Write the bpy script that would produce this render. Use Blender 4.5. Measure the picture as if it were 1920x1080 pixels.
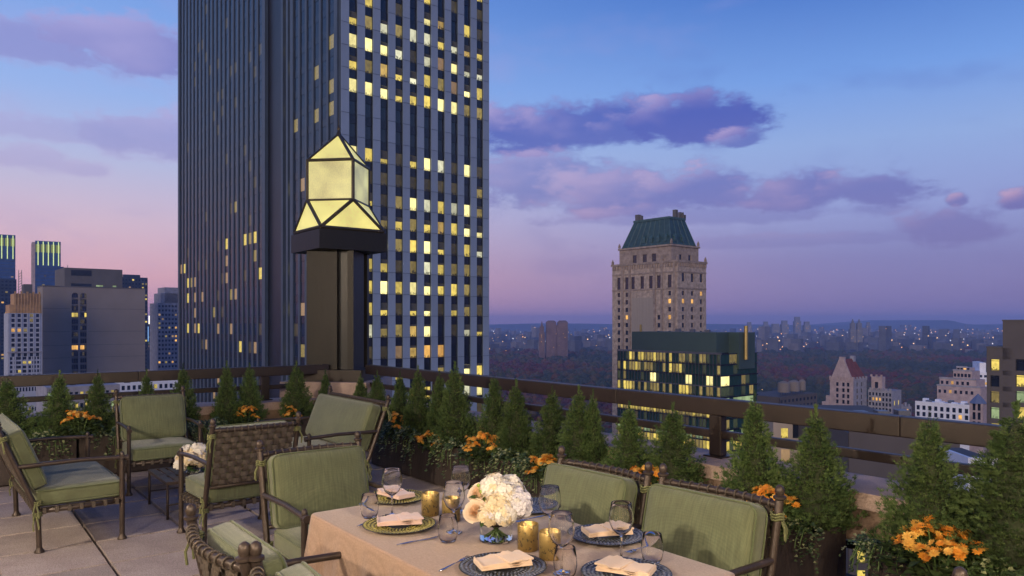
import bpy, math, random
from math import sin, cos, pi, radians, sqrt, atan, atan2, degrees
from mathutils import Vector, Matrix
random.seed(7)
S = bpy.context.scene
for o in list(bpy.data.objects): bpy.data.objects.remove(o)
COL = S.collection

# ------------------------------------------------------------------ camera
F, HZ, CH = 1400.0, 606.0, 1.68          # focal length (px of 1920), horizon row, eye height
cd = bpy.data.cameras.new('camera'); cam = bpy.data.objects.new('camera', cd); COL.objects.link(cam)
cd.sensor_width = 36.0; cd.lens = F / 1920 * 36.0
cd.shift_y = (HZ - 540) / 1920.0
cd.clip_start = 0.05; cd.clip_end = 60000
cam.location = (0, 0, CH); cam.rotation_euler = (pi / 2, 0, 0)
S.camera = cam
S.render.resolution_x = 1024; S.render.resolution_y = 576

# ------------------------------------------------------------------ sky, sun, exposure
SUN_DIR = Vector((-0.30, -0.92, 0.17)).normalized()      # towards the light: low, behind and left
SUN_EL = math.asin(SUN_DIR.z); SUN_AZ = atan2(SUN_DIR.x, SUN_DIR.y)
def lin(r, g, b):
    f = lambda c: ((c / 255 + .055) / 1.055) ** 2.4 if c > 10 else c / 255 / 12.92
    return (f(r), f(g), f(b), 1)
W = bpy.data.worlds.new('World'); S.world = W; W.use_nodes = True
nt = W.node_tree; N = nt.nodes; L = nt.links; N.clear()
def nn(t, **k):
    n = N.new(t)
    for a, v in k.items(): setattr(n, a, v)
    return n
def wm(op, a, b=None, c=None, clamp=False):
    n = nn('ShaderNodeMath', operation=op); n.use_clamp = clamp
    for i, v in enumerate((a, b, c)):
        if v is None: continue
        if isinstance(v, (int, float)): n.inputs[i].default_value = v
        else: L.new(v, n.inputs[i])
    return n.outputs[0]
def wmix(f, a, b):
    n = nn('ShaderNodeMix', data_type='RGBA')
    for s, v in ((n.inputs[0], f), (n.inputs[6], a), (n.inputs[7], b)):
        if isinstance(v, (int, float)): s.default_value = v
        elif isinstance(v, tuple): s.default_value = v
        else: L.new(v, s)
    return n.outputs[2]
def wramp(f, stops):
    n = nn('ShaderNodeValToRGB'); r = n.color_ramp
    while len(r.elements) < len(stops): r.elements.new(.5)
    for e, (p, c) in zip(r.elements, stops): e.position = p; e.color = c
    L.new(f, n.inputs[0]); return n.outputs[0]
def wsm(v, lo, hi):
    n = nn('ShaderNodeMapRange', interpolation_type='SMOOTHSTEP')
    L.new(v, n.inputs[0]); n.inputs[1].default_value = lo; n.inputs[2].default_value = hi
    return n.outputs[0]
tc = nn('ShaderNodeTexCoord'); sx = nn('ShaderNodeSeparateXYZ'); L.new(tc.outputs['Generated'], sx.inputs[0])
EL = wm('MULTIPLY', wm('ARCSINE', sx.outputs[2]), 180 / pi)
AZ = wm('MULTIPLY', wm('ARCTAN2', sx.outputs[0], sx.outputs[1]), 180 / pi)
e01 = wm('DIVIDE', EL, 90.0, clamp=True)
K = 10.0
def c10(r, g, b, k=1.0):
    c = lin(r, g, b); return tuple(v * k for v in c[:3]) + (1,)
right = wramp(e01, [(0, c10(138, 118, 168)), (.05, c10(134, 130, 184)), (.09, c10(148, 158, 212)), (.14, c10(146, 172, 224)),
                    (.19, c10(116, 158, 228)), (.26, c10(70, 116, 200)), (.6, c10(42, 80, 162)), (1, c10(32, 66, 144))])
left = wramp(e01, [(0, c10(214, 156, 180)), (.035, c10(230, 176, 186)), (.075, c10(216, 188, 206)), (.12, c10(186, 190, 224)),
                   (.17, c10(154, 182, 236)), (.25, c10(118, 160, 230)), (.6, c10(64, 106, 190)), (1, c10(32, 66, 144))])
sky = wmix(wsm(AZ, -36.0, 30.0), left, right)
# clouds: soft banks in the sky's own directions, broken up by noise
nzm = nn('ShaderNodeMapping'); L.new(tc.outputs['Generated'], nzm.inputs[0]); nzm.inputs[3].default_value = (1, 1, 2.3)
def wnoise(sc, det, rough=.55):
    n = nn('ShaderNodeTexNoise'); n.inputs['Scale'].default_value = sc; n.inputs['Detail'].default_value = det
    n.inputs['Roughness'].default_value = rough; L.new(nzm.outputs[0], n.inputs['Vector']); return n.outputs[0]
nz1 = wnoise(9, 3, .5); nz2 = wnoise(24, 6, .66); nz3 = wnoise(6, 3, .5)
edge = wm('ADD', wm('MULTIPLY', wm('SUBTRACT', nz1, .5), -1.7), wm('MULTIPLY', wm('SUBTRACT', nz2, .5), -1.8))
CL = [  # px, py, half width, half height, density
    (965, 255, 120, 56, 1), (1065, 246, 120, 50, 1), (1150, 234, 130, 54, 1), (1290, 232, 145, 52, 1.1), (1385, 262, 45, 20, .9),
    (1010, 352, 190, 62, .75), (1170, 372, 180, 62, .82), (1330, 366, 160, 58, .88), (1480, 368, 150, 48, .9), (1650, 354, 120, 44, .88),
    (1795, 378, 24, 15, .9), (1905, 380, 36, 24, 1), (1785, 432, 100, 44, .75), (1330, 405, 330, 26, .5), (1500, 452, 380, 16, .35),
    (40, 88, 190, 42, .8), (270, 98, 170, 56, .95), (300, 262, 160, 54, .7), (110, 250, 150, 30, .5), (50, 300, 90, 34, .5), (150, 318, 70, 20, .5),
    (-420, 180, 260, 60, .7), (-900, 330, 330, 60, .7), (2300, 220, 260, 60, .8), (2700, 390, 330, 60, .7)]
mask = None
for (px, py, rx, ry, den) in CL:
    az = degrees(atan((px - 960) / F)); ca = cos(radians(az)); el = degrees(atan((HZ - py) / F * ca))
    ra = degrees(rx / F) * ca * ca; re = degrees(ry / F) * ca
    dx = wm('DIVIDE', wm('SUBTRACT', AZ, az), ra); dy = wm('DIVIDE', wm('SUBTRACT', EL, el), re)
    dz = wm('MAXIMUM', dy, wm('MULTIPLY', dy, -1.5))
    d = wm('ADD', wm('SQRT', wm('ADD', wm('MULTIPLY', dx, dx), wm('MULTIPLY', dz, dz))), edge)
    m = wm('MULTIPLY', wsm(d, 1.22, .60), den)
    lv = wsm(wm('ADD', wm('SUBTRACT', wm('MULTIPLY', dy, .75), wm('MULTIPLY', dx, .45)), wm('MULTIPLY', wm('SUBTRACT', nz3, .5), 3.2)), -.15, 1.25)
    if mask is None: mask, lit_ = m, lv
    else:
        f_ = nn('ShaderNodeMix', data_type='FLOAT'); L.new(m, f_.inputs[0]); L.new(lit_, f_.inputs[2]); L.new(lv, f_.inputs[3]); lit_ = f_.outputs[0]
        mask = wm('MAXIMUM', mask, m)
thin = wm('MULTIPLY', wsm(nz1, .5, .75), .22)
mask = wm('MAXIMUM', mask, thin)
shade = wramp(e01, [(0, c10(126, 112, 164)), (.07, c10(118, 110, 172)), (.12, c10(104, 110, 184)), (.17, c10(82, 98, 184)), (.5, c10(60, 84, 170)), (1, c10(50, 76, 160))])
glow = wramp(e01, [(0, c10(176, 138, 170)), (.08, c10(200, 160, 188)), (.14, c10(190, 168, 210)), (.3, c10(140, 150, 220)), (1, c10(90, 120, 200))])
ccol = wmix(lit_, shade, glow)
leftlift = wm('MULTIPLY', wsm(AZ, -4.0, -32.0), .45)
ccol = wmix(leftlift, ccol, c10(178, 170, 220))
sky = wmix(wm('MULTIPLY', mask, .92), sky, ccol)
nis = nn('ShaderNodeTexSky', sky_type='NISHITA'); nis.sun_disc = False
nis.sun_elevation = SUN_EL; nis.sun_rotation = SUN_AZ
vm = nn('ShaderNodeVectorMath', operation='SCALE'); L.new(sky, vm.inputs[0]); vm.inputs['Scale'].default_value = K
va = nn('ShaderNodeVectorMath', operation='SCALE'); L.new(nis.outputs[0], va.inputs[0]); va.inputs['Scale'].default_value = .04
vs = nn('ShaderNodeVectorMath', operation='ADD'); L.new(vm.outputs[0], vs.inputs[0]); L.new(va.outputs[0], vs.inputs[1])
bg = nn('ShaderNodeBackground'); L.new(vs.outputs[0], bg.inputs[0]); bg.inputs[1].default_value = 0.1
wo = nn('ShaderNodeOutputWorld'); L.new(bg.outputs[0], wo.inputs[0])

sd = bpy.data.lights.new('sun', 'SUN'); sd.energy = 2.3; sd.angle = radians(40); sd.color = (1, .80, .62)
so = bpy.data.objects.new('sun', sd); COL.objects.link(so)
so.rotation_euler = SUN_DIR.to_track_quat('Z', 'Y').to_euler()
S.view_settings.view_transform = 'Standard'; S.view_settings.look = 'None'
S.view_settings.exposure = 0.0; S.view_settings.gamma = 1.0; S.view_settings.use_curve_mapping = False

# ------------------------------------------------------------------ helpers
def ray(px, py, depth):                       # pixel + distance along the view axis
    return Vector(((px - 960) / F * depth, depth, CH - (py - HZ) / F * depth))
def on_z(px, py, z): return ray(px, py, (CH - z) * F / (py - HZ))     # pixel on a level surface
PSI = radians(37.5)                            # the terrace is turned to the view
UA = Vector((sin(PSI), -cos(PSI), 0)); VA = Vector((-cos(PSI), -sin(PSI), 0))
C0 = Vector((-2.27, 10.80, 0))                 # where the two railings meet
TROT = atan2(UA.y, UA.x)
def T(a, b, z=0): return C0 + UA * a + VA * b + Vector((0, 0, z))
def ab(p): q = p - C0; return q.dot(UA), q.dot(VA)
def a_at(px, b):                               # along the right railing: where the column of pixels px meets the line b
    k = (px - 960) / F; P = T(0, b)
    return (k * P.y - P.x) / (UA.x - k * UA.y)
def b_at(px, a):
    k = (px - 960) / F; P = T(a, 0)
    return (k * P.y - P.x) / (VA.x - k * VA.y)
MATS = {}
def newmat(name):
    m = bpy.data.materials.new(name); m.use_nodes = True; MATS[name] = m
    return m, m.node_tree, m.node_tree.nodes['Principled BSDF']
def pmat(name, col, rough=.6, metal=0, var=.2, scale=4, bump=0, bscale=40, spec=.5, stretch=None, col2=None, rnd=0, transl=0, speck=0, sscale=200):
    m, t, b = newmat(name); n = t.nodes; l = t.links
    tcn = n.new('ShaderNodeTexCoord'); src = tcn.outputs['Object']
    if stretch:
        mp = n.new('ShaderNodeMapping'); mp.inputs[3].default_value = stretch; l.new(src, mp.inputs[0]); src = mp.outputs[0]
    nz = n.new('ShaderNodeTexNoise'); nz.inputs['Scale'].default_value = scale; nz.inputs['Detail'].default_value = 6
    nz.inputs['Roughness'].default_value = .6; l.new(src, nz.inputs['Vector'])
    mx = n.new('ShaderNodeMix'); mx.data_type = 'RGBA'
    rp = n.new('ShaderNodeMapRange'); rp.inputs[1].default_value = .3; rp.inputs[2].default_value = .7
    l.new(nz.outputs[0], rp.inputs[0]); l.new(rp.outputs[0], mx.inputs[0])
    c2 = col2 if col2 else tuple(min(1, v * (1 + var)) for v in col)
    mx.inputs[6].default_value = tuple(v * (1 - var) for v in col) + (1,) if not col2 else tuple(col) + (1,)
    mx.inputs[7].default_value = tuple(c2) + (1,)
    out = mx.outputs[2]
    if speck:
        ns = n.new('ShaderNodeTexNoise'); ns.inputs['Scale'].default_value = sscale; ns.inputs['Detail'].default_value = 2; l.new(src, ns.inputs['Vector'])
        ms_ = n.new('ShaderNodeMapRange'); ms_.inputs[1].default_value = .32; ms_.inputs[2].default_value = .68; ms_.inputs[3].default_value = 1 - speck; ms_.inputs[4].default_value = 1 + speck; l.new(ns.outputs[0], ms_.inputs[0])
        h2 = n.new('ShaderNodeHueSaturation'); l.new(ms_.outputs[0], h2.inputs['Value']); l.new(out, h2.inputs['Color']); out = h2.outputs[0]
    if rnd:
        oi = n.new('ShaderNodeObjectInfo'); hs = n.new('ShaderNodeHueSaturation'); mr = n.new('ShaderNodeMapRange')
        mr.inputs[3].default_value = 1 - rnd; mr.inputs[4].default_value = 1 + rnd; l.new(oi.outputs['Random'], mr.inputs[0])
        l.new(mr.outputs[0], hs.inputs['Value']); l.new(out, hs.inputs['Color']); out = hs.outputs[0]
    l.new(out, b.inputs['Base Color']); b.inputs['Roughness'].default_value = rough; b.inputs['Metallic'].default_value = metal
    b.inputs['Specular IOR Level'].default_value = spec
    if bump:
        n2 = n.new('ShaderNodeTexNoise'); n2.inputs['Scale'].default_value = bscale; n2.inputs['Detail'].default_value = 4
        l.new(src, n2.inputs['Vector'])
        bp = n.new('ShaderNodeBump'); bp.inputs['Strength'].default_value = bump; bp.inputs['Distance'].default_value = .02
        l.new(n2.outputs[0], bp.inputs['Height']); l.new(bp.outputs[0], b.inputs['Normal'])
    if transl:
        tr = n.new('ShaderNodeBsdfTranslucent'); l.new(out, tr.inputs[0]); ms = n.new('ShaderNodeMixShader'); ms.inputs[0].default_value = transl
        l.new(b.outputs[0], ms.inputs[1]); l.new(tr.outputs[0], ms.inputs[2]); l.new(ms.outputs[0], n['Material Output'].inputs[0])
    return m
class MB:
    def __init__(s): s.v = []; s.f = []; s.mi = []; s.m = 0
    def add(s, vs, fs):
        k = len(s.v); s.v += [tuple(p) for p in vs]; s.f += [tuple(i + k for i in q) for q in fs]; s.mi += [s.m] * len(fs)
    def box(s, x0, x1, y0, y1, z0, z1):
        s.add([(x0, y0, z0), (x1, y0, z0), (x1, y1, z0), (x0, y1, z0), (x0, y0, z1), (x1, y0, z1), (x1, y1, z1), (x0, y1, z1)],
              [(3, 2, 1, 0), (4, 5, 6, 7), (0, 1, 5, 4), (1, 2, 6, 5), (2, 3, 7, 6), (3, 0, 4, 7)])
    def frust(s, x0, x1, y0, y1, z0, X0, X1, Y0, Y1, z1):
        s.add([(x0, y0, z0), (x1, y0, z0), (x1, y1, z0), (x0, y1, z0), (X0, Y0, z1), (X1, Y0, z1), (X1, Y1, z1), (X0, Y1, z1)],
              [(3, 2, 1, 0), (4, 5, 6, 7), (0, 1, 5, 4), (1, 2, 6, 5), (2, 3, 7, 6), (3, 0, 4, 7)])
    def tube(s, pts, r, n=8, closed=False):
        pts = [Vector(p) for p in pts]; k = len(pts); vs = []; fs = []
        rr = r if isinstance(r, (list, tuple)) else [r] * k
        up = None
        for i, p in enumerate(pts):
            if closed: d = pts[(i + 1) % k] - pts[i - 1]
            else: d = pts[min(i + 1, k - 1)] - pts[max(i - 1, 0)]
            d.normalize()
            if up is None: up = d.orthogonal().normalized()
            up = (up - d * up.dot(d)); up = up.normalized() if up.length > 1e-6 else d.orthogonal().normalized()
            w = d.cross(up)
            for j in range(n):
                t = 2 * pi * j / n; vs.append(p + (up * cos(t) + w * sin(t)) * rr[i])
        for i in range(k if closed else k - 1):
            for j in range(n):
                a = i * n + j; b = i * n + (j + 1) % n; e = ((i + 1) % k) * n
                fs.append((a, b, e + (j + 1) % n, e + j))
        if not closed: fs += [tuple(range(n - 1, -1, -1)), tuple((k - 1) * n + j for j in range(n))]
        s.add(vs, fs)
    def lathe(s, prof, n=24, c=(0, 0, 0), closed=False):
        vs = []; fs = []; k = len(prof)
        for (r, z) in prof:
            for j in range(n):
                t = 2 * pi * j / n; vs.append((c[0] + r * cos(t), c[1] + r * sin(t), c[2] + z))
        for i in range(k if closed else k - 1):
            for j in range(n):
                e = ((i + 1) % k) * n; fs.append((i * n + j, i * n + (j + 1) % n, e + (j + 1) % n, e + j))
        if not closed:
            if prof[0][0] > 1e-5: fs.append(tuple(range(n - 1, -1, -1)))
            if prof[-1][0] > 1e-5: fs.append(tuple((k - 1) * n + j for j in range(n)))
        s.add(vs, fs)
    def cushion(s, w, d, h, r=.05, puff=.02, n=12, M=None):
        vs = []; fs = []
        ix, iy, iz = w / 2 - r, d / 2 - r, max(h / 2 - r, .002)
        for ax in range(3):
            for sg in (-1, 1):
                base = len(vs)
                for i in range(n + 1):
                    for j in range(n + 1):
                        a = sin((i / n * 2 - 1) * pi / 2 * .94) / sin(pi / 2 * .94); b = sin((j / n * 2 - 1) * pi / 2 * .94) / sin(pi / 2 * .94)
                        q = [0, 0, 0]; q[ax] = sg; q[(ax + 1) % 3] = a; q[(ax + 2) % 3] = b
                        p = Vector((q[0] * w / 2, q[1] * d / 2, q[2] * h / 2))
                        c = Vector((max(-ix, min(ix, p.x)), max(-iy, min(iy, p.y)), max(-iz, min(iz, p.z))))
                        e = p - c
                        if e.length > 1e-7: p = c + e.normalized() * r * min(1, e.length / r if e.length < r else 1)
                        ux, uy = p.x / (w / 2), p.y / (d / 2)
                        p.z += (1 if p.z > 0 else -1) * puff * (1 - ux * ux) * (1 - uy * uy) * min(1, abs(p.z) / (h / 2) + .0)
                        p.z += (.004 * sin(ux * 5 + uy * 3) + .003 * sin(ux * 11 - uy * 7 + 1) + .003 * sin(uy * 9 + ux * 2)) * (1 - ux * ux) * (1 if p.z > 0 else .4)
                        vs.append(M @ p if M else p)
                for i in range(n):
                    for j in range(n):
                        a = base + i * (n + 1) + j; f = (a, a + n + 1, a + n + 2, a + 1)
                        fs.append(f if sg > 0 else f[::-1])
        s.add(vs, fs)
    def mesh(s, name, mat=None, smooth=False):
        me = bpy.data.meshes.new(name); me.from_pydata(s.v, [], s.f); me.update()
        for m in (mat if isinstance(mat, (list, tuple)) else [mat]):
            if m: me.materials.append(m)
        if any(s.mi): me.polygons.foreach_set('material_index', s.mi)
        if smooth: me.polygons.foreach_set('use_smooth', [True] * len(me.polygons))
        return me
    def build(s, name, mat, parent=None, smooth=False, loc=None, rz=0, auto=None):
        o = bpy.data.objects.new(name, s.mesh(name, mat, smooth or bool(auto))); COL.objects.link(o); o.parent = parent
        if auto: o.data.set_sharp_from_angle(angle=radians(auto))
        if loc is not None: o.location = loc
        if rz: o.rotation_euler.z = rz
        return o
def inst(name, me, parent=None, loc=(0, 0, 0), rot=(0, 0, 0), scale=(1, 1, 1)):
    o = bpy.data.objects.new(name, me); COL.objects.link(o); o.parent = parent
    o.location = loc; o.rotation_euler = rot; o.scale = scale; return o
def tag(o, label, cat=None, group=None, kind=None):
    o['label'] = label
    if cat: o['category'] = cat
    if group: o['group'] = group
    if kind: o['kind'] = kind
    return o
def empty(name, loc, rz=0):
    o = bpy.data.objects.new(name, None); COL.objects.link(o); o.location = loc; o.rotation_euler.z = rz; o.empty_display_size = .1; return o
def copy_tree(o, parent=None, skip=()):
    c = o.copy(); COL.objects.link(c); c.parent = parent
    for ch in o.children: copy_tree(ch, c)
    return c
def structure(o): o['kind'] = 'structure'; return o
ORD = ['first', 'second', 'third', 'fourth', 'fifth', 'sixth', 'seventh', 'eighth', 'ninth', 'tenth', 'eleventh', 'twelfth',
       'thirteenth', 'fourteenth', 'fifteenth', 'sixteenth', 'seventeenth', 'eighteenth', 'nineteenth', 'twentieth']
# ------------------------------------------------------------------ city materials
GZ = -100.0                                     # street level below the terrace floor
def litmat(name, col, st, contrast=.8):
    m, t, b = newmat(name); n = t.nodes; l = t.links
    tcn = n.new('ShaderNodeTexCoord'); oi = n.new('ShaderNodeObjectInfo')
    nz = n.new('ShaderNodeTexNoise'); nz.noise_dimensions = '4D'; nz.inputs['Scale'].default_value = 2.6; nz.inputs['Detail'].default_value = 3
    mu = n.new('ShaderNodeMath'); mu.operation = 'MULTIPLY'; mu.inputs[1].default_value = 91; l.new(oi.outputs['Random'], mu.inputs[0])
    l.new(tcn.outputs['Object'], nz.inputs['Vector']); l.new(mu.outputs[0], nz.inputs['W'])
    mr = n.new('ShaderNodeMapRange'); mr.inputs[1].default_value = .3; mr.inputs[2].default_value = .65   # soft unevenness
    mr.inputs[3].default_value = 1 - contrast * .45; mr.inputs[4].default_value = 1.12; l.new(nz.outputs[0], mr.inputs[0])
    sp = n.new('ShaderNodeSeparateXYZ'); l.new(tcn.outputs['Object'], sp.inputs[0])
    nf = n.new('ShaderNodeTexNoise'); nf.noise_dimensions = '4D'; nf.inputs['Scale'].default_value = 5.5; nf.inputs['Detail'].default_value = 1; l.new(tcn.outputs['Object'], nf.inputs['Vector']); l.new(mu.outputs[0], nf.inputs['W'])
    lo = n.new('ShaderNodeMapRange'); lo.inputs[1].default_value = -.5; lo.inputs[2].default_value = -.05; lo.inputs[3].default_value = .26; lo.inputs[4].default_value = -.25; l.new(sp.outputs[2], lo.inputs[0])
    fu = n.new('ShaderNodeMath'); fu.operation = 'ADD'; l.new(nf.outputs[0], fu.inputs[0]); l.new(lo.outputs[0], fu.inputs[1])
    fs_ = n.new('ShaderNodeMapRange'); fs_.inputs[1].default_value = .60; fs_.inputs[2].default_value = .66; fs_.inputs[3].default_value = 1; fs_.inputs[4].default_value = 1 - contrast; l.new(fu.outputs[0], fs_.inputs[0])
    mm_ = n.new('ShaderNodeMath'); mm_.operation = 'MULTIPLY'; l.new(mr.outputs[0], mm_.inputs[0]); l.new(fs_.outputs[0], mm_.inputs[1]); mr = mm_
    m2 = n.new('ShaderNodeMapRange'); m2.inputs[3].default_value = .6 * st; m2.inputs[4].default_value = 1.25 * st; l.new(oi.outputs['Random'], m2.inputs[0])
    m3 = n.new('ShaderNodeMath'); m3.operation = 'MULTIPLY'; l.new(mr.outputs[0], m3.inputs[0]); l.new(m2.outputs[0], m3.inputs[1])
    b.inputs['Base Color'].default_value = (.02, .02, .02, 1); b.inputs['Roughness'].default_value = .25
    b.inputs['Emission Color'].default_value = tuple(col) + (1,); l.new(m3.outputs[0], b.inputs['Emission Strength'])
    if name != 'lit_room': m.cycles.emission_sampling = 'NONE'          # far windows need no light sampling
    return m
lit3 = litmat('window_bright', (1.0, .86, .34), 1.4, .5)
lit2 = litmat('window_yellow', (1.0, .75, .15), .85, .75)
lit1 = litmat('window_dim', (.75, .56, .16), .38, .8)
lit0 = litmat('window_faint', (.5, .38, .16), .10, .8)
lit_tan = litmat('window_tan', (.8, .5, .25), .42, .4)
lit_or = litmat('window_orange', (1.0, .52, .12), 1.0, .6)
lit_white = litmat('window_cool_white', (.95, .92, .62), .8, .7)
lit_soft = litmat('window_soft_amber', (.95, .62, .16), .55, .8)
lit_cool = litmat('window_pale_green', (.55, .72, .35), .55, .5)
gdark = pmat('dark_glass', (.012, .016, .028), .08, var=.3, scale=.5, spec=.6)
ggreen = pmat('green_tinted_glass', (.016, .046, .036), .12, var=.4, scale=.4, spec=.6)
lit_gf = litmat('window_faint_green', (.34, .42, .16), .12, .8)
gblue = pmat('blue_glass', (.014, .024, .048), .14, var=.4, scale=.3, spec=.3)
blind = pmat('blind', (.10, .095, .08), .8, var=.2)
spandrel_m = pmat('dark_spandrel', (.012, .014, .024), .25, var=.3, scale=.4)
core_m = pmat('tower_core', (.010, .012, .02), .4, var=.3, scale=.2)
marble = pmat('white_marble', (.215, .265, .345), .55, var=.12, scale=.35, bump=.1, bscale=3, rnd=.07)
marble_shaded = pmat('grey_marble', (.050, .070, .104), .5, var=.12, scale=.35, bump=.1, bscale=3, rnd=.06)  # same marble, with the shade of the side face painted in darker
limestone = pmat('limestone', (.44, .335, .245), .85, var=.42, scale=.5, bump=.4, bscale=1.2)
lime_dark = pmat('weathered_limestone', (.33, .25, .19), .9, var=.35, scale=.4, bump=.5, bscale=1.5)
copper = pmat('green_copper', (.028, .062, .058), .55, var=.3, scale=.5, bump=.3, bscale=2)
copper_seam = pmat('copper_seam', (.045, .092, .085), .5, var=.3, scale=.5)
pent_green = pmat('green_metal_panels', (.045, .075, .062), .5, var=.12, scale=.1)
brass = pmat('gilded_flue', (.42, .30, .10), .4, metal=.6, var=.2, scale=.4)
concrete = pmat('grey_beige_concrete', (.24, .20, .17), .85, var=.09, scale=.06, bump=.2, bscale=1)
conc_dark = pmat('dark_concrete', (.11, .10, .095), .85, var=.15, scale=.1)
white_brick = pmat('pale_brick', (.36, .37, .42), .85, var=.15, scale=.25, bump=.2, bscale=2)
ochre = pmat('ochre_terracotta', (.42, .24, .10), .8, var=.25, scale=.3)
brown_stone = pmat('brown_stone', (.105, .088, .078), .8, var=.1, scale=.2)
pink_stone = pmat('pinkish_stone', (.42, .32, .30), .85, var=.22, scale=.35, bump=.3, bscale=2)
grey_stone = pmat('grey_stone', (.28, .27, .30), .85, var=.25, scale=.35, bump=.3, bscale=2)
red_tile = pmat('red_roof_tile', (.17, .045, .032), .75, var=.3, scale=.4)
slate_blue = pmat('blue_slate', (.12, .15, .24), .6, var=.2)
roof_grey = pmat('flat_roof', (.085, .08, .08), .9, var=.3, scale=.15)
white_paint = pmat('white_stucco', (.74, .74, .78), .7, var=.1, scale=.3)
tower_blue = pmat('blue_curtain_wall', (.018, .06, .17), .18, var=.3, scale=.15, spec=.6)
tower_navy = pmat('navy_curtain_wall', (.022, .035, .065), .3, var=.35, scale=.2)
steel = pmat('steel', (.2, .2, .2), .4, metal=.8)

CROT = radians(40)                               # street grid as seen from here
BX = Vector((cos(CROT), sin(CROT), 0)); BY = Vector((-sin(CROT), cos(CROT), 0))
def run(px0, d0, dirv, px1):                     # length along dirv from the corner (px0,d0) until pixel column px1
    P = ray(px0, HZ, d0); k = (px1 - 960) / F
    return (k * P.y - P.x) / (dirv.x - k * dirv.y)
def zl(py, depth): return CH - (py - HZ) / F * depth - GZ       # height above the street
unit = MB(); unit.box(-.5, .5, -.5, .5, -.5, .5)
UM = {}
def um(mat):
    if mat.name not in UM: UM[mat.name] = unit.mesh('pane', mat)
    return UM[mat.name]
def bld(name, px, depth, label, cat='building', rot=None):
    P = ray(px, HZ, depth)
    return tag(empty(name, (P.x, P.y, GZ), CROT if rot is None else rot), label, cat)
def part(root, name, mat, fn, **k):
    m = MB(); fn(m); return m.build(name, mat, root, **k)
def box(root, name, mat, *a): return part(root, name, mat, lambda m: m.box(*a))
def facade(root, name, mat, side, s0, s1, z0, z1, opens, rec=.3, off=0, at=0, pname='window', pane=True):
    """wall skin with real recessed openings; opens: (sa,sb,za,zb,material)"""
    xs = sorted({s0, s1} | {round(v, 3) for o in opens for v in o[:2]}); zs = sorted({z0, z1} | {round(v, 3) for o in opens for v in o[2:4]})
    m = MB()
    mp = (lambda s, d, z: (s + at, off + d, z)) if side == 'R' else (lambda s, d, z: (off + d, s + at, z))
    R = [tuple(round(v, 3) for v in o[:4]) for o in opens]
    for i in range(len(xs) - 1):
        for j in range(len(zs) - 1):
            xa, xb, za, zb = xs[i], xs[i + 1], zs[j], zs[j + 1]; cx, cz = (xa + xb) / 2, (za + zb) / 2
            if not any(r[0] < cx < r[1] and r[2] < cz < r[3] for r in R):
                m.add([mp(xa, 0, za), mp(xb, 0, za), mp(xb, 0, zb), mp(xa, 0, zb)], [(0, 1, 2, 3)])
    for (xa, xb, za, zb) in R:
        c = [(xa, za), (xb, za), (xb, zb), (xa, zb)]
        for k in range(4):
            p, q = c[k], c[(k + 1) % 4]
            m.add([mp(p[0], 0, p[1]), mp(q[0], 0, q[1]), mp(q[0], rec, q[1]), mp(p[0], rec, p[1])], [(0, 1, 2, 3)])
    w = m.build(name, mat, root)
    if pane:
        for o in opens:
            cx, cz = (o[0] + o[1]) / 2, (o[2] + o[3]) / 2; sw, sh = o[1] - o[0], o[3] - o[2]
            sc = (sw, .06, sh) if side == 'R' else (.06, sw, sh)
            inst(pname, um(o[4]), root, mp(cx, rec - .03, cz), (0, 0, 0), sc)
    return w
rnd = random.Random(11)
def pick(pl, mats, dark=None): return rnd.choice(mats) if rnd.random() < pl else (dark or gdark)
def grid_open(s0, s1, n, ww, z0, z1, m, wh, plit, lits, dark=None):
    o = []
    for i in range(n):
        for j in range(m):
            cx = s0 + (i + .5) * (s1 - s0) / n; cz = z0 + (j + .5) * (z1 - z0) / m
            o.append((cx - ww / 2, cx + ww / 2, cz - wh / 2, cz + wh / 2, pick(plit, lits, dark)))
    return o

# ------------------------------------------------------------------ ground, hills, park, far city
gm = MB(); gm.add([(-30000, -20000, GZ), (30000, -20000, GZ), (30000, 45000, GZ), (-30000, 45000, GZ)], [(0, 1, 2, 3)])
structure(gm.build('city_ground', pmat('city_ground', (.03, .03, .035), .9, var=.5, scale=.01)))
def hill(x):
    h = 20 + 8 * sin(x * .0009 + 1) + 6 * sin(x * .0027) + 5 * sin(x * .0006)
    return h - 6 + 44 * math.exp(-((x - 5250) / 150) ** 2) + 14 * math.exp(-((x - 5150) / 420) ** 2)
hm = MB(); nx = 240; vs = []; fs = []
for j, (yy, k) in enumerate(((8400, 0), (9000, 1), (11000, 1.05), (13000, .6))):
    for i in range(nx + 1):
        x = -9000 + i * 18000 / nx; vs.append((x, yy, GZ + .1 + k * (hill(x) + 66)))
for j in range(3):
    for i in range(nx): a = j * (nx + 1) + i; fs.append((a, a + 1, a + nx + 2, a + nx + 1))
hm.add(vs, fs); structure(hm.build('hills', pmat('distant_hills', (.03, .04, .05), .95, var=.3, scale=.004), smooth=True))
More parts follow.
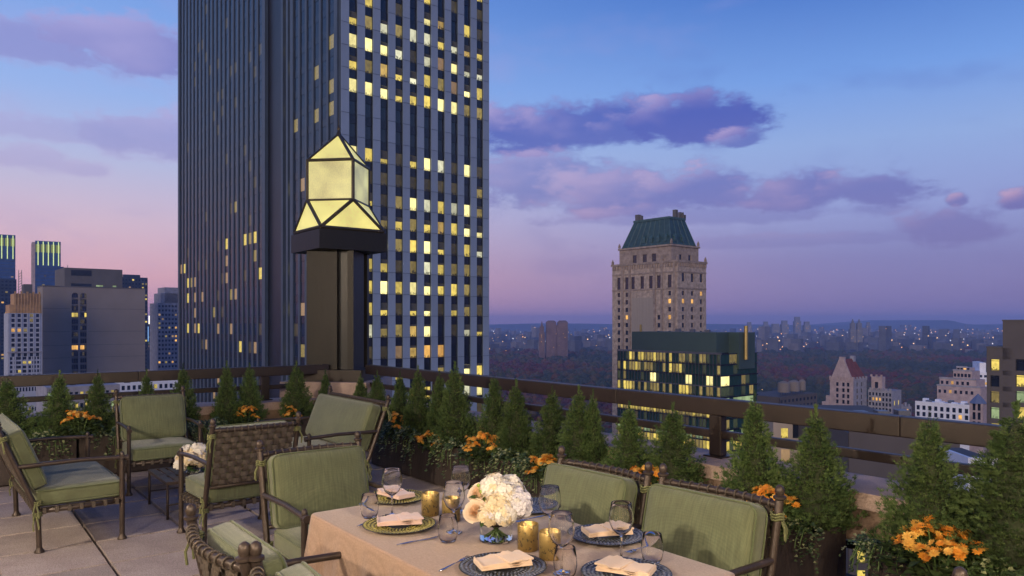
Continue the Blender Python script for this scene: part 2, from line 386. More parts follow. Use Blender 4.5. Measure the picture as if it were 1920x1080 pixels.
# the park: rounded autumn crowns beyond the nearby blocks
ic = []
t_ = (1 + sqrt(5)) / 2
IV = [Vector(v).normalized() for v in ((-1, t_, 0), (1, t_, 0), (-1, -t_, 0), (1, -t_, 0), (0, -1, t_), (0, 1, t_), (0, -1, -t_), (0, 1, -t_), (t_, 0, -1), (t_, 0, 1), (-t_, 0, -1), (-t_, 0, 1))]
IF = [(0, 11, 5), (0, 5, 1), (0, 1, 7), (0, 7, 10), (0, 10, 11), (1, 5, 9), (5, 11, 4), (11, 10, 2), (10, 7, 6), (7, 1, 8), (3, 9, 4), (3, 4, 2), (3, 2, 6), (3, 6, 8), (3, 8, 9), (4, 9, 5), (2, 4, 11), (6, 2, 10), (8, 6, 7), (9, 8, 1)]
pk = [MB() for _ in range(5)]
R2 = random.Random(5)
for i in range(15000):
    d = 560 * (2500 / 560) ** R2.random(); kx = R2.uniform(-.10, .75)
    x = kx * d
    if d < 760 and kx < .12: continue
    r = R2.uniform(3.2, 6.2) * (1 + d / 2600); cz = GZ + r * R2.uniform(.9, 1.5)
    col = sin(x * .012 + 1.3) + sin(d * .009 + x * .004) + R2.uniform(-1.3, 1.3)
    q = 0 if col < -.8 else 1 if col < .1 else 2 if col < .9 else 3 if col < 1.7 else 4
    pk[q].add([(x + v.x * r * R2.uniform(.75, 1.2), d + v.y * r * R2.uniform(.75, 1.2), cz + v.z * r * R2.uniform(.6, 1.15)) for v in IV], IF)
pcol = [(.024, .036, .022), (.038, .044, .022), (.065, .047, .022), (.085, .038, .020), (.080, .022, .022)]
wood = MB()
for q in range(5):
    wood.m = q; wood.add(pk[q].v, pk[q].f)
o = wood.build('park_woodland', [pmat('park_foliage_%d' % q, c, .9, var=.45, scale=.25, bump=.6, bscale=.8) for q, c in enumerate(pcol)])
tag(o, 'dark autumn woodland of the park stretching to the far city', 'woodland', kind='stuff')
fc = MB(); lights = MB()
for i in range(3600):
    d = 2200 * (8200 / 2200) ** R2.random(); kx = R2.uniform(-.75, .78); x = kx * d
    if d < 3000 and R2.random() < .5: continue
    w = R2.uniform(12, 42); dp = R2.uniform(12, 40); h = R2.choice((16, 22, 28, 36, 46)) * R2.uniform(.8, 1.25)
    if R2.random() < .05: h *= 1.7
    c, s = cos(CROT), sin(CROT); fc.m = R2.choice((0, 0, 1, 2))
    P = [(-w / 2, -dp / 2), (w / 2, -dp / 2), (w / 2, dp / 2), (-w / 2, dp / 2)]
    P = [(x + a * c - b * s, d + a * s + b * c) for a, b in P]
    fc.add([(a, b, GZ) for a, b in P] + [(a, b, GZ + h) for a, b in P], [(4, 5, 6, 7), (0, 1, 5, 4), (1, 2, 6, 5), (2, 3, 7, 6), (3, 0, 4, 7)])
    for k in range(R2.choice((0, 1, 1, 2, 3))):
        e = R2.uniform(.7, 2.0) * d / 2600; t = R2.random(); lx = P[0][0] * (1 - t) + P[1][0] * t - 1; ly = P[0][1] * (1 - t) + P[1][1] * t - 2; lz = GZ + h * R2.uniform(.15, .95)
        lights.m = R2.choice((0, 0, 1, 2)); lights.box(lx - e, lx + e, ly - .5, ly + .5, lz - e * .8, lz + e * .8)
for i in range(480):                                  # street lamps and lit windows among the trees
    d = 700 * (8300 / 700) ** R2.random(); x = R2.uniform(-.75, .78) * d
    if d < 2300 and (R2.random() < .75 or x < -.06 * d): continue
    e = .8 * d / 2300; z = GZ + (R2.uniform(8, 16) if d < 2300 else R2.uniform(14, 44)); lights.m = R2.choice((0, 1, 1, 2)); lights.box(x - e, x + e, d - .4, d + .4, z - e * .7, z + e * .7)
tag(fc.build('far_city', [pmat('far_facade_%d' % i, c, .85, var=.3, scale=.05) for i, c in enumerate(((.085, .09, .11), (.14, .13, .14), (.05, .058, .08)))]),
    'hazy mass of low city blocks beyond the park', 'city', kind='stuff')
def emat(name, col, st):
    m, t, b = newmat(name); b.inputs['Base Color'].default_value = (.02, .02, .02, 1); b.inputs['Emission Color'].default_value = tuple(col) + (1,); b.inputs['Emission Strength'].default_value = st; m.cycles.emission_sampling = 'NONE'; return m
tag(lights.build('far_city_lights', [emat('light_warm', (1, .6, .25), 2.4), emat('light_white', (.9, .9, 1), 1.8), emat('light_amber', (1, .45, .15), 2.2)]),
    'scattered tiny points of light across the far city', 'city lights', kind='stuff')

# far towers one can pick out
def far_tower(name, px, d, wpx, py, label, tops, mat, split=False):
    P = ray(px, HZ, d); r = tag(empty(name, (P.x, P.y, GZ), 0), label, 'building'); w = wpx * d / F; h = zl(py, d)
    if split:
        for s in (-1, 1): box(r, 'tower_wing', mat, s * w * .27 - w * .23, s * w * .27 + w * .23, -w * .2, w * .3, 0, h); part(r, 'roof', mat, lambda m: m.frust(s * w * .27 - w * .23, s * w * .27 + w * .23, -w * .2, w * .3, h + .1, s * w * .27 - w * .14, s * w * .27 + w * .14, -w * .1, w * .2, h * 1.04))
        box(r, 'wall', mat, -w * .5, w * .5, -w * .16, w * .4, 0, h * .93)
    else:
        box(r, 'wall', mat, -w / 2, w / 2, -w * .3, w * .5, 0, h * .82); box(r, 'setback', mat, -w * .36, w * .36, -w * .2, w * .4, h * .82, h)
        if tops: part(r, 'spire', mat, lambda m: m.frust(-w * .2, w * .2, -w * .1, w * .3, h + .05, -w * .03, w * .03, 0, w * .1, h + tops * d / F))
    for k in range(10):
        e = 1.1 * d / 2500; inst('window', um(rnd.choice((lit_tan, lit_or, lit1))), r, (rnd.uniform(-.4, .4) * w, -w * (.3 if not split else .2) - .2, h * rnd.uniform(.35, .78)), (0, 0, 0), (e * 1.6, .3, e * 2))
    return r
fb = pmat('far_brown_brick', (.13, .085, .08), .9, var=.3, scale=.06); fg = pmat('far_grey_brick', (.14, .14, .16), .9, var=.3, scale=.06)
far_tower('apartment_tower', 1044, 1900, 40, 604, 'broad brown twin-winged apartment tower beyond the park trees', 0, fb, True)
far_tower('apartment_tower', 1016, 1900, 11, 612, 'slim pointed brown tower beside the broad twin-winged tower', 10, fb)
far_tower('apartment_tower', 1599, 2300, 11, 606, 'left of the far twin stone spires above the park', 8, fg)
far_tower('apartment_tower', 1611, 2300, 11, 606, 'right of the far twin stone spires above the park', 8, fg)
for (px, py, w, lab) in ((1495, 594, 12, 'tallest pale slab on the far skyline right of the green-topped building'), (1471, 601, 13, 'wide blue slab tower left of the tallest far slab'),
                         (1436, 603, 10, 'narrow far tower between the green building and the wide blue slab'), (1628, 604, 7, 'thin far tower just right of the twin stone spires'), (1405, 604, 9, 'small far tower directly behind the flue of the green building'), (1454, 607, 16, 'low dark far block between two far skyline towers'), (1513, 603, 12, 'short far slab right beside the tallest pale slab')):
    far_tower('apartment_tower', px, 4200, w, py, lab, 0, fg)

# ------------------------------------------------------------------ the big office tower
GD = 130.0; FL = 3.95
tw = bld('office_tower', 640, GD, 'huge dark office tower with white vertical marble piers and yellow lit windows', 'skyscraper')
WX = run(640, GD, BX, 917); WY = run(640, GD, BY, 336)
zb0 = zl(81, GD)                                        # window sill of the reference row
TOP = zb0 + 13 * FL; NR0, NR1 = -11, 20
NB = 10; PW = 1.5; pitch = (WX - PW) / NB; WW = pitch - PW
box(tw, 'core', core_m, .45, WX - .1, .62, WY, 0, TOP - 2)
PANS = {  # lit state of the visible rows: b bright, y yellow, d dim, f faint, h blind half down, t tan, o orange, . dark
    -7: 'f.y...d.y.', -6: '.d.y..yf.d', -5: 'yf..y.d.fy', -4: '.y.f..y..y', -3: 'f.d..y.f.f', -2: '.y.f.h y.yf', -1: 'hdydyyyhhh',
    0: 'bbbyfytbhh', 1: 'ydyhhydthy', 2: 'bbbhyybbdd', 3: '..........', 4: '..........', 5: 'yyhfhyyfyf', 6: 'ffffffff.d', 7: 'yhfdyyyyyd', 8: 'dydydyyyyh',
    9: 'ydhdyyhfyh', 10: 'fyyfdyyddf', 11: 'yyyyybyydf', 12: 'hyhfhhfhdf', 13: 'dyddyy.fhh', 14: 'yfftyoo...', 15: 'y.fy..d.yy', 16: '.yd.hyf.yy', 17: 'ff.y.d.yhf', 18: '.f.d..f.dy', 19: 'd..f.y..f.', 20: '..........'}
st = {'b': lit3, 'y': lit2, 'd': lit1, 'f': lit0, 'h': lit2, 't': lit_tan, 'o': lit_or}
panel_me = unit.mesh('panel', marble)
for c in range(NB + 1):
    x0 = c * pitch
    p = box(tw, 'pier', marble_shaded, x0 + .03, x0 + PW - .03, .06, .9, 0, TOP)
    for r in range(NR0, NR1 + 1):
        z1 = zb0 - (r - 1) * FL; z0 = z1 - FL
        inst('panel', panel_me, p, (x0 + PW / 2, .03, (z0 + z1) / 2), (0, 0, 0), (PW, .12, FL - .07))
for c in range(NB):
    x0 = c * pitch + PW; cx = x0 + WW / 2
    for r in range(NR0, NR1 + 1):
        s = (PANS.get(r, ".y.f.d..f.").replace(' ', '') + '..........')[c]; z0 = zb0 - r * FL; zc = z0 + 1.18
        mt = st.get(s, gdark)
        if mt is lit2: mt = rnd.choice((lit2, lit2, lit2, lit2, lit3, lit3, lit_white, lit_soft))
        w = inst('window', um(mt), tw, (cx, .52, zc), (0, 0, 0), (WW, .1, 2.3))
        if s == 'h' or (s in 'ybd' and rnd.random() < .3):
            hh = rnd.uniform(.45, .65) if s == 'h' else rnd.uniform(.12, .4); inst('blind', um(blind), w, (0, -.9, .5 - hh / 2), (0, 0, 0), (1.0, .5, hh))
        inst('spandrel', um(spandrel_m), tw, (cx, .48, z0 + 2.33 + (FL - 2.33) / 2), (0, 0, 0), (WW, .2, FL - 2.33 - .04))
# side elevation: narrow bays, a deep notch, then the long wing
NY0, NY1 = 25.5, 33.5
def bays(y0, y1, pit):
    n = int(round((y1 - y0) / pit)); return [(y0 + i * (y1 - y0) / n, (y1 - y0) / n) for i in range(n)]
side = MB(); glass = MB(); gl = [gblue, lit1, lit0, lit_tan, spandrel_m, lit2]
def side_block(y0, y1, x, up):
    for i, (y, p) in enumerate(bays(y0, y1, 2.9)):
        box(tw, 'pier', marble_shaded, x - .24, x + .3, y - .02, y + .78, 0, TOP)
        for r in range(NR0, NR1 + 1):
            z0 = zb0 - r * FL; q = rnd.random()
            low = r >= 6
            glass.m = 0
            if up and q < .13 and not low: glass.m = 1
            elif low and q < (.24 if r in (8, 9, 10, 11, 12, 13, 14) else .06): glass.m = rnd.choice((1, 2, 3, 3, 5))
            elif q < .12: glass.m = 2
            a, b = y + .82, y + p - .06
            glass.box(x - .02, x + .1, a + .12, b, z0 + .1, z0 + 2.5)
            glass.m = 4; glass.box(x - .05, x + .1, a, b + .02, z0 + 2.56, z0 + FL + .05)
    box(tw, 'pier', marble_shaded, x - .34, x + .4, y1 - .02, y1 + 1.3, 0, TOP)
side_block(1.6, NY0 - 6, 0, True); side_block(NY1 + 1, WY - 1.3, 0, False)
box(tw, 'pier', marble_shaded, -.36, .6, .95, 1.58, 0, TOP)
for y in (NY0 - 3.6, NY0 - 1.2): box(tw, 'pier', marble_shaded, -.3, .5, y, y + .9, 0, TOP)
box(tw, 'corner_pier', marble_shaded, -.4, .3, NY1 - .3, NY1 + .96, 0, TOP); box(tw, 'notch_side', core_m, .32, 3.2, NY1 - .2, NY1 + .9, 0, TOP)
box(tw, 'notch_wall', core_m, 3.25, 4.4, NY0 - 5, NY1 + .5, 0, TOP)
for r in range(NR0, NR1 + 1):
    z0 = zb0 - r * FL
    s = 'o' if r == 1 else 'd' if r in (2, 8, 11, 13, 15) else 'y' if r in (10, 12, 14) else 'f' if r % 2 else '.'
    inst('window', um(st.get(s, gdark)), tw, (3.18, NY1 - 3.2, z0 + 1.3), (0, 0, 0), (.1, 4.6, 2.2))
    inst('window', um(lit1 if rnd.random() < .35 else gdark), tw, (.36, NY0 - 2.0, z0 + 1.3), (0, 0, 0), (.08, 1.1, 2.4))
    inst('window', um(lit2 if rnd.random() < .25 else gdark), tw, (.36, NY0 - 4.4, z0 + 1.3), (0, 0, 0), (.08, 1.2, 2.4))
o = glass.build('side_windows', gl, tw); o['kind'] = 'stuff'

# ------------------------------------------------------------------ hotel tower with copper mansard
PD = 410.0
h = bld('hotel_tower', 1271, PD, 'tall beige stone tower with green copper mansard roof rising above the park', 'building')
pW = run(1271, PD, BX, 1324); pD = run(1271, PD, BY, 1148)
zt = zl(491, PD); zu = zl(459, PD); zr = zl(404, PD)
fl = zl(600, PD) - zl(615.2, PD)
opn = []
cols = [(90, .5), (155, .5), (485, .5), (405, .45)]
for xc, w in cols:
    s = (545 - xc) / 510 * pD
    for k in range(17):
        z = zl(549, PD) - k * fl
        if xc == 405 and k < 3: continue
        m_ = lit_or if (xc, k) in ((485, 1), (485, 3), (155, 3)) else gdark if rnd.random() < .75 else gblue
        opn.append((s - 1.0, s + 1.0, z - 1.25, z + 1.25, m_))
for xc in (90, 155, 205, 278, 345, 405, 485):
    s = (545 - xc) / 510 * pD
    opn.append((s - 1.3, s + 1.3, zl(539, PD), zl(514, PD), gdark))
facade(h, 'wall', limestone, 'L', 0, pD, 0, zt, opn, .5)
opn = []
for xc in (585, 655, 725):
    s = (xc - 545) / 220 * pW
    opn.append((s - 1.3, s + 1.3, zl(527, PD), zl(511, PD), gdark))
    for k in range(16):
        z = zl(549, PD) - k * fl; m_ = lit_or if (xc, k) in ((585, 1), (655, 1), (725, 0)) else gdark if rnd.random() < .6 else gblue
        opn.append((s - 1.1, s + 1.1, z - 1.25, z + 1.25, m_))
facade(h, 'wall', limestone, 'R', 0, pW, 0, zt, opn, .5)
box(h, 'core', limestone, .6, pW, .6, pD, 0, zt - .1)
def cornice(root, mat, x0, x1, y0, y1, z, hh=.9, out=.7): return box(root, 'cornice', mat, x0 - out, x1 + out, y0 - out, y1 + out, z, z + hh)
cornice(h, lime_dark, 0, pW, 0, pD, zt + .02, 1.2, .6)
for zz, oo in ((zl(541, PD), .35), (zl(510, PD), .3)):
    box(h, 'string_course', lime_dark, -oo, 0, -oo, pD, zz, zz + .8); box(h, 'string_course', lime_dark, .02, pW, -oo - .01, 0, zz + .02, zz + .78)
# projecting ribs either side of the blank centre bay, and the pale panel between
for xc in (122, 180, 375, 430, 520): s = (545 - xc) / 510 * pD; box(h, 'rib', lime_dark, -.45, .05, s - .7, s + .7, 0, zt - .05)
s0, s1 = (545 - 365) / 510 * pD, (545 - 195) / 510 * pD
panel_b = pmat('pale_brick_panel', (.38, .31, .235), .85, var=.08, scale=.2, stretch=(1, 6, .2))
box(h, 'blank_panel', panel_b, -.15, .2, s0, s1, zl(700, PD), zl(556, PD))
u0, u1 = 5.0, pD - 5.0
opn = []
for xc in (205, 278, 345): s = (465 - xc) / 375 * (u1 - u0) + u0; opn.append((s - 1.5, s + 1.5, zl(494, PD), zl(471, PD), gdark))
facade(h, 'upper_wall', lime_dark, 'L', u0, u1, zt + 1.25, zu, opn, .5, .8)
facade(h, 'upper_wall', lime_dark, 'R', .8, pW - .3, zt + 1.25, zu, [(pW * .3, pW * .3 + 2.4, zl(489, PD), zl(474, PD), gdark), (pW * .62, pW * .62 + 2.4, zl(489, PD), zl(474, PD), gdark)], .5, u0)
box(h, 'core', lime_dark, 1.4, pW - .4, u0 + .6, u1, zt + 1.2, zu - .05)
cornice(h, lime_dark, .8, pW - .3, u0, u1, zu + .02, 1.0, .7)
tp = 4.6
rf = part(h, 'roof', copper, lambda m: m.frust(1.6, pW - 1.2, u0 + .8, u1 - .8, zu + 1.05, tp + 1.2, pW - tp - 1.0, u0 + tp + 1, u1 - tp - 2.5, zr))
n = 9
for i in range(n):
    y = u0 + 1.2 + (u1 - u0 - 2.4) * i / (n - 1); yt = u0 + tp + 1 + (u1 - u0 - 2 * tp - 3.5) * i / (n - 1)
    part(rf, 'seam', copper_seam, lambda m: m.tube([(1.6, y, zu + 1.1), (tp + 1.2, yt, zr)], .22, 5))
for i in range(5):
    x = 1.8 + (pW - 3.4) * i / 4; xt = tp + 1.3 + (pW - 2 * tp - 2.4) * i / 4
    part(rf, 'seam', copper_seam, lambda m: m.tube([(x, u0 + .8, zu + 1.1), (xt, u0 + tp + 1, zr)], .22, 5))
box(rf, 'ridge_curb', copper_seam, tp + .8, pW - tp - .6, u0 + tp + .6, u1 - tp - 2.1, zr + .05, zr + 1.3)
for i in range(4):
    y = u0 + 5 + i * 5.2; z = zu + 3.2
    part(rf, 'dormer', copper_seam, lambda m: (m.box(1.6, 4.2, y - 1.0, y + 1.0, z, z + 2.4), m.frust(1.5, 4.2, y - 1.2, y + 1.2, z + 2.45, 2.2, 4.2, y - .1, y + .1, z + 4.0)))
for i in range(2):
    x = 6 + i * 7
    part(rf, 'dormer', copper_seam, lambda m: (m.box(x - 1, x + 1, u0 + 1, u0 + 3.6, zu + 3.2, zu + 5.6), m.frust(x - 1.2, x + 1.2, u0 + .9, u0 + 3.6, zu + 5.65, x - .1, x + .1, u0 + 1.6, u0 + 3.6, zu + 7.2)))
for (x, y, ww, hh) in ((tp + 2.5, u1 - tp - 4.5, 1.3, 3.4), (tp + 2.5, u1 - tp - 6.8, .8, 2.6), (pW - tp - 4, u0 + tp + 5.5, 1.1, 5.2), (pW - tp - 3, u0 + tp + 3, .7, 3.6), (pW - tp - 2, u0 + tp + 2, .6, 3.4), (pW - tp - 1.5, u0 + tp + 1.4, .9, 2.0)):
    box(rf, 'chimney', conc_dark, x - ww, x + ww, y - ww, y + ww, zr + 1.35, zr + 1.35 + hh)
for (x, y) in ((0, .2), (0, pD - .4), (pW - .4, .2), (.8, u0), (.8, u1), (pW - .6, u0), (0, pD * .22), (pW * .5, 0)):
    b0 = (zu if y in (u0, u1) else zt) + 1.3
    part(h, 'pinnacle', lime_dark, lambda m: (m.box(x - .55, x + .55, y - .55, y + .55, b0, b0 + 1.2), m.frust(x - .55, x + .55, y - .55, y + .55, b0 + 1.25, x - .1, x + .1, y - .1, y + .1, b0 + 2.8)))
for k in range(26):                                         # carved brackets under the cornices
    y = .8 + k * (pD - 1.6) / 25; box(h, 'bracket', lime_dark, -.55, 0, y - .35, y + .35, zt - 2.2, zt)
for k in range(14):
    x = .6 + k * (pW - 1.2) / 13; box(h, 'bracket', lime_dark, x - .35, x + .35, -.55, 0, zt - 2.2, zt)

# ------------------------------------------------------------------ green glass office block in front of it
D2 = 268.0
g = bld('glass_office_block', 1352, D2, 'low dark glass office block with plain green penthouse and yellow lit rooms', 'building')
gW = run(1352, D2, BX, 1421); gD = run(1352, D2, BY, 1157)
zt = zl(663, D2); fl = 3.95
box(g, 'core', core_m, .5, gW, .5, gD, 0, zt - .2)
bay_l = 32; rows = 9
litmap = {(0, k): 'm' for k in range(32)}
for j in range(rows):
    z1 = zt - .5 - j * fl; z0 = z1 - fl + .55
    for k in range(bay_l):
        y0 = .25 + (gD - .5) * k / bay_l; y1 = .25 + (gD - .5) * (k + 1) / bay_l - .12
        f = 1 - (k + .5) / bay_l                             # 0 far left .. 1 near corner
        q = rnd.random(); mt = None
        if j == 0: mt = lit1 if q < .42 and f < .86 else lit2 if q < .56 and f < .8 else gdark
        elif j == 1: mt = lit2 if k in (29, 25, 14, 11) else lit1 if q < .28 else gdark
        elif j == 2: mt = lit3 if k in (20, 19, 9, 8, 3, 2) else lit1 if q < .15 else gdark
        elif j == 3: mt = lit2 if (k > 26 and q < .6) or k in (9, 10, 11) else lit1 if q < .45 else gdark
        elif j == 4: mt = gdark
        elif j == 5: mt = lit2 if q < .62 else lit1
        elif j == 6: mt = gdark if q < .8 else lit0
        elif j in (7,): mt = lit_cool if q < .6 else lit1
        else: mt = lit2 if q < .5 else lit1
        if mt is None or mt is gdark: mt = rnd.choice((ggreen, ggreen, ggreen, lit_gf))
        inst('pane', um(mt), g, (.18, (y0 + y1) / 2, (z0 + z1) / 2), (0, 0, 0), (.08, y1 - y0, z1 - z0))
    for k in range(9):
        x0 = .25 + (gW - .5) * k / 9; x1 = .25 + (gW - .5) * (k + 1) / 9 - .12; q = rnd.random()
        mt = lit3 if j == 2 and k in (0, 1) else lit_cool if j in (4, 7) and q < .85 else lit2 if j == 8 and q < .6 else lit1 if q < .12 else gdark
        if mt is gdark: mt = rnd.choice((ggreen, ggreen, lit_gf))
        inst('pane', um(mt), g, ((x0 + x1) / 2, .18, (z0 + z1) / 2), (0, 0, 0), (x1 - x0, .08, z1 - z0))
    box(g, 'floor_band', steel if j in (0, 3) else spandrel_m, -.12, .3, -.12, gD, z1 + .06, z1 + .42); box(g, 'floor_band', spandrel_m, .32, gW, -.14, .3, z1 + .07, z1 + .41)
for k in range(bay_l + 1): y = .25 + (gD - .5) * k / bay_l - .1; box(g, 'mullion', steel, -.16, .1, y, y + (.10 if k % 2 else .14), zt - 40, zt)
pz = zl(623, D2 + 10)
box(g, 'penthouse', pent_green, 2.2, gW - 4.0, 3.5, gD - 6, zt + .05, pz)
box(g, 'penthouse_wing', pent_green, gW * .42, gW - 3.5, -.9, 5, zl(694, D2), pz - .05)
part(g, 'flue', brass, lambda m: m.tube([(gW * .56, -1.6, zl(676, D2)), (gW * .56, -1.6, zl(611, D2))], .75, 12))
part(g, 'flue', brass, lambda m: m.tube([(3.0, gD - 10, pz), (3.0, gD - 10, pz + 2.8)], .5, 10))
for k in range(3): box(g, 'roof_unit', steel, 4 + k * 3, 5.2 + k * 3, 8 + k * 9, 10 + k * 9, pz + .02, pz + .9 + .2 * k)
box(g, 'roof_edge', steel, -.1, .4, -.1, gD, zt + .02, zt + .3)
# ------------------------------------------------------------------ buildings on the left
D3 = 520.0
b = bld('concrete_slab_building', 80, D3, 'big blank grey concrete block with two tall arched window strips')
bW = run(80, D3, BX, 272); bD = run(80, D3, BY, 70); zt = zl(537, D3)
def sx_(px, px0, d): return run(px0, d, BX, px)
op = []
for (pa, pb) in ((134.5, 146.5), (150.5, 162.5)):
    a_, b_ = sx_(pa, 80, D3), sx_(pb, 80, D3)
    op.append((a_, b_, zl(760, D3), zl(547, D3), gdark))
facade(b, 'wall', concrete, 'R', 0, bW, 0, zt, op, .8, pane=False)
facade(b, 'wall', concrete, 'L', 0, bD, 0, zt, [], .8)
box(b, 'core', concrete, .85, bW, .85, bD, 0, zt - .1)
for (sa, sb, za, zb, _) in op:
    part(b, 'arch', concrete, lambda m: [m.box(sa, sb, .02, .8, zb + .01 - .9 * (1 - k / 5.) * 0 - .35 * k - .3, zb - .35 * k) if 0 else None for k in range(1)] and
         m.add([(sa - .01, .05, zb + .1)] + [((sa + sb) / 2 - cos(pi * k / 12) * (sb - sa) / 2, .05, zb - 2.2 + sin(pi * k / 12) * 2.1) for k in range(13)] + [(sb + .01, .05, zb + .1)], [tuple(range(15))]))
    nfl = 17; fh = (zb - za) / nfl
    for k in range(nfl):
        z = za + k * fh
        for q in range(3):
            w = (sb - sa) / 3; fr = (zb - z) / 3.6
            mt = lit_or if int(fr) in (4, 8, 11) and rnd.random() < .8 else lit2 if int(fr) == 5 and rnd.random() < .7 else lit0 if rnd.random() < .2 else gdark
            inst('pane', um(mt), b, (sa + (q + .5) * w, .55, z + fh * .55), (0, 0, 0), (w - .15, .06, fh * .66))
        box(b, 'transom', conc_dark, sa, sb, .3, .7, z - .25, z + .25)
for py in (578, 622, 648, 672): box(b, 'joint', conc_dark, 0, op[0][0] - 1, -.04, .02, zl(py, D3) - .12, zl(py, D3) + .12); box(b, 'joint', conc_dark, op[1][1] + 1, bW, -.04, .02, zl(py, D3) - .12, zl(py, D3) + .12)
p0, p1 = sx_(123, 80, D3), sx_(232, 80, D3)
box(b, 'penthouse', conc_dark, p0, p1, 4, bD + 20, zt - .1, zl(499, D3)); box(b, 'louvre', core_m, p0 + 4, p0 + 17, 3.9, 4.3, zl(514, D3), zl(503, D3)); box(b, 'louvre', core_m, p0 + 4, p0 + 17, 3.9, 4.3, zl(535, D3), zl(529, D3))
box(b, 'roof_curb', conc_dark, -.3, bW + .3, -.3, bD, zt, zt + .7)
for q in (186, 192, 217): inst('window', um(lit_cool), b, (sx_(q, 80, D3), 3.9, zt + 1.6), (0, 0, 0), (2.4, .2, 1.2))
part(b, 'mast', steel, lambda m: m.tube([(p0 + 2, 5, zl(499, D3)), (p0 + 2, 5, zl(494, D3))], .2, 6))

D4 = 480.0
b = bld('masonry_tower', 15, D4, 'old white masonry block with ochre crown left of the blank concrete block')
bW = run(15, D4, BX, 79); bD = 22; zt = zl(587, D4)
op = []
for c in (24.5, 36, 47.5, 59, 70.5):
    s = sx_(c, 15, D4)
    for r in range(9):
        z = zl(591.5 + r * 9.3, D4); op.append((s - .9, s + .9, z - 1.1, z + 1.1, lit_or if (r == 3 and c < 40) else gdark if rnd.random() < .93 else lit1))
for c in (20, 30.5, 37, 46, 55, 64, 73):
    s = sx_(c, 15, D4)
    for r in range(7): z = zl(672.5 + r * 8.2, D4); op.append((s - 1.0, s + 1.0, z - .9, z + .9, gdark if rnd.random() < .93 else lit2))
facade(b, 'wall', white_brick, 'R', 0, bW, 0, zt, op, .4); box(b, 'wall', white_brick, .01, bW, .45, bD, 0, zt - .05)
c0 = sx_(27, 15, D4)
box(b, 'crown', ochre, sx_(18, 15, D4), bW - .3, .5, bD - 1, zt, zl(571, D4)); box(b, 'crown', ochre, c0, bW - .4, 1.0, bD - 2, zl(571, D4), zl(550, D4))
for k in range(9): x = c0 + k * (bW - c0 - 2) / 8; box(b, 'crown_rib', ochre, x, x + 1.1, .3, 1.2, zt + .1, zl(546 + (k % 2) * 3, D4))
for k in range(6): x = .5 + k * (bW - 2) / 5; box(b, 'pilaster', white_brick, x - .2, x + .5, -.25, .02, zl(700, D4), zt)
box(b, 'ledge', grey_stone, -.4, bW + .1, -.9, .1, zl(662, D4), zl(659.5, D4))
box(b, 'tank_house', conc_dark, bW * .5, bW * .75, 6, 14, zl(550, D4), zl(531, D4))
part(b, 'lattice_mast', steel, lambda m: [m.tube([(bW * .4 + q, 8, zl(550, D4)), (bW * .4 + q * .8, 8, zl(504, D4))], .22, 5) for q in (-1, 1)] + [m.tube([(bW * .4 - 1, 8, zl(548 - k * 5, D4)), (bW * .4 + 1, 8, zl(543 - k * 5, D4))], .16, 5) for k in range(8)])

for (pa, pb, py, lab, lw) in ((-24, 29, 438, 'blue glass tower with glowing crown fins at the left edge', None), (66, 114, 451, 'slim blue glass tower with glowing crown fins above the concrete block', 120)):
    D5 = 1100.0; b = bld('glass_tower', pa, D5, lab, 'skyscraper', 0.60)
    X = Vector((cos(.60), sin(.60), 0)); w = run(pa, D5, X, pb); zt = zl(py, D5)
    box(b, 'wall', tower_blue, 0, w, 0, 40, 0, zt)
    if lw: box(b, 'shoulder', tower_blue, w + .1, run(pa, D5, X, lw), 4, 40, 0, zl(498, D5)); box(b, 'edge_strip', pink_stone, -4, -.1, 2, 40, 0, zt - 2)
    nf = 5
    for k in range(nf):
        x = w * (k + .55) / nf; box(b, 'lit_fin', emat('fin_light%d' % (k + 10 * bool(lw)), (.75, .9, .35), 1.1), x - .55, x + .55, -1.4, -.1, zt - 36, zt - 1)
        box(b, 'crown_glow', emat('crown_glow%d' % (k + 10 * bool(lw)), (.45, .5, .08), .45), x - 3.0, x + 2.2, -.6, -.05, zt - 17, zt - 5)
    for k in range(24): inst('window', um(rnd.choice((lit_tan, lit1, lit0))), b, (rnd.uniform(.1, .9) * w, -.1, zt - rnd.uniform(50, 130)), (0, 0, 0), (3.2, .2, 1.8))
    for k in range(22): box(b, 'floor_line', tower_navy, .1, w - .1, -.12, 0, zt - 40 - k * 5.2, zt - 39.2 - k * 5.2)
def plain_tower(name, pa, pb, py, d, lab, mat, nlit, mats, steps=(), rot=CROT, dep=25, cols=8, fh=3.6):
    b = bld(name, pa, d, lab, 'building', rot); X = Vector((cos(rot), sin(rot), 0)); w = run(pa, d, X, pb); zt = zl(py, d)
    op = []; nr = min(26, int((zt - 30) / fh)); cw = w / cols
    for i in range(cols):
        for j in range(nr):
            z = zt - 2.6 - j * fh; x = (i + .5) * cw
            op.append((x - cw * .3, x + cw * .3, z - .85, z + .85, rnd.choice(mats) if rnd.random() < nlit else gblue))
    facade(b, 'wall', mat, 'R', 0, w, 0, zt, op, .35); box(b, 'core', mat, .01, w, .4, dep, 0, zt - .02)
    for (qa, qb, qy) in steps:
        a_, c_ = run(pa, d, X, qa), run(pa, d, X, qb); box(b, 'roof_block', mat, a_, c_, 2, dep - 2, zt, zl(qy, d))
    return b, w, zt
plain_tower('navy_tower', -30, 31, 522, 760, 'dark navy tower with scattered lit rooms below the glowing-crowned tower', tower_navy, .16, [lit_tan, lit1, lit_or])
plain_tower('navy_tower', 228, 277, 519, 700, 'navy block with a row of lit windows just right of the penthouse', tower_navy, .2, [lit_tan, lit2, lit1], ((232, 264, 514),))
plain_tower('stepped_tower', 296, 345, 568, 620, 'stepped blue-grey tower touching the left edge of the big office tower', grey_stone, .18, [lit_or, lit_tan, lit1], ((303, 345, 549), (310, 345, 538)))
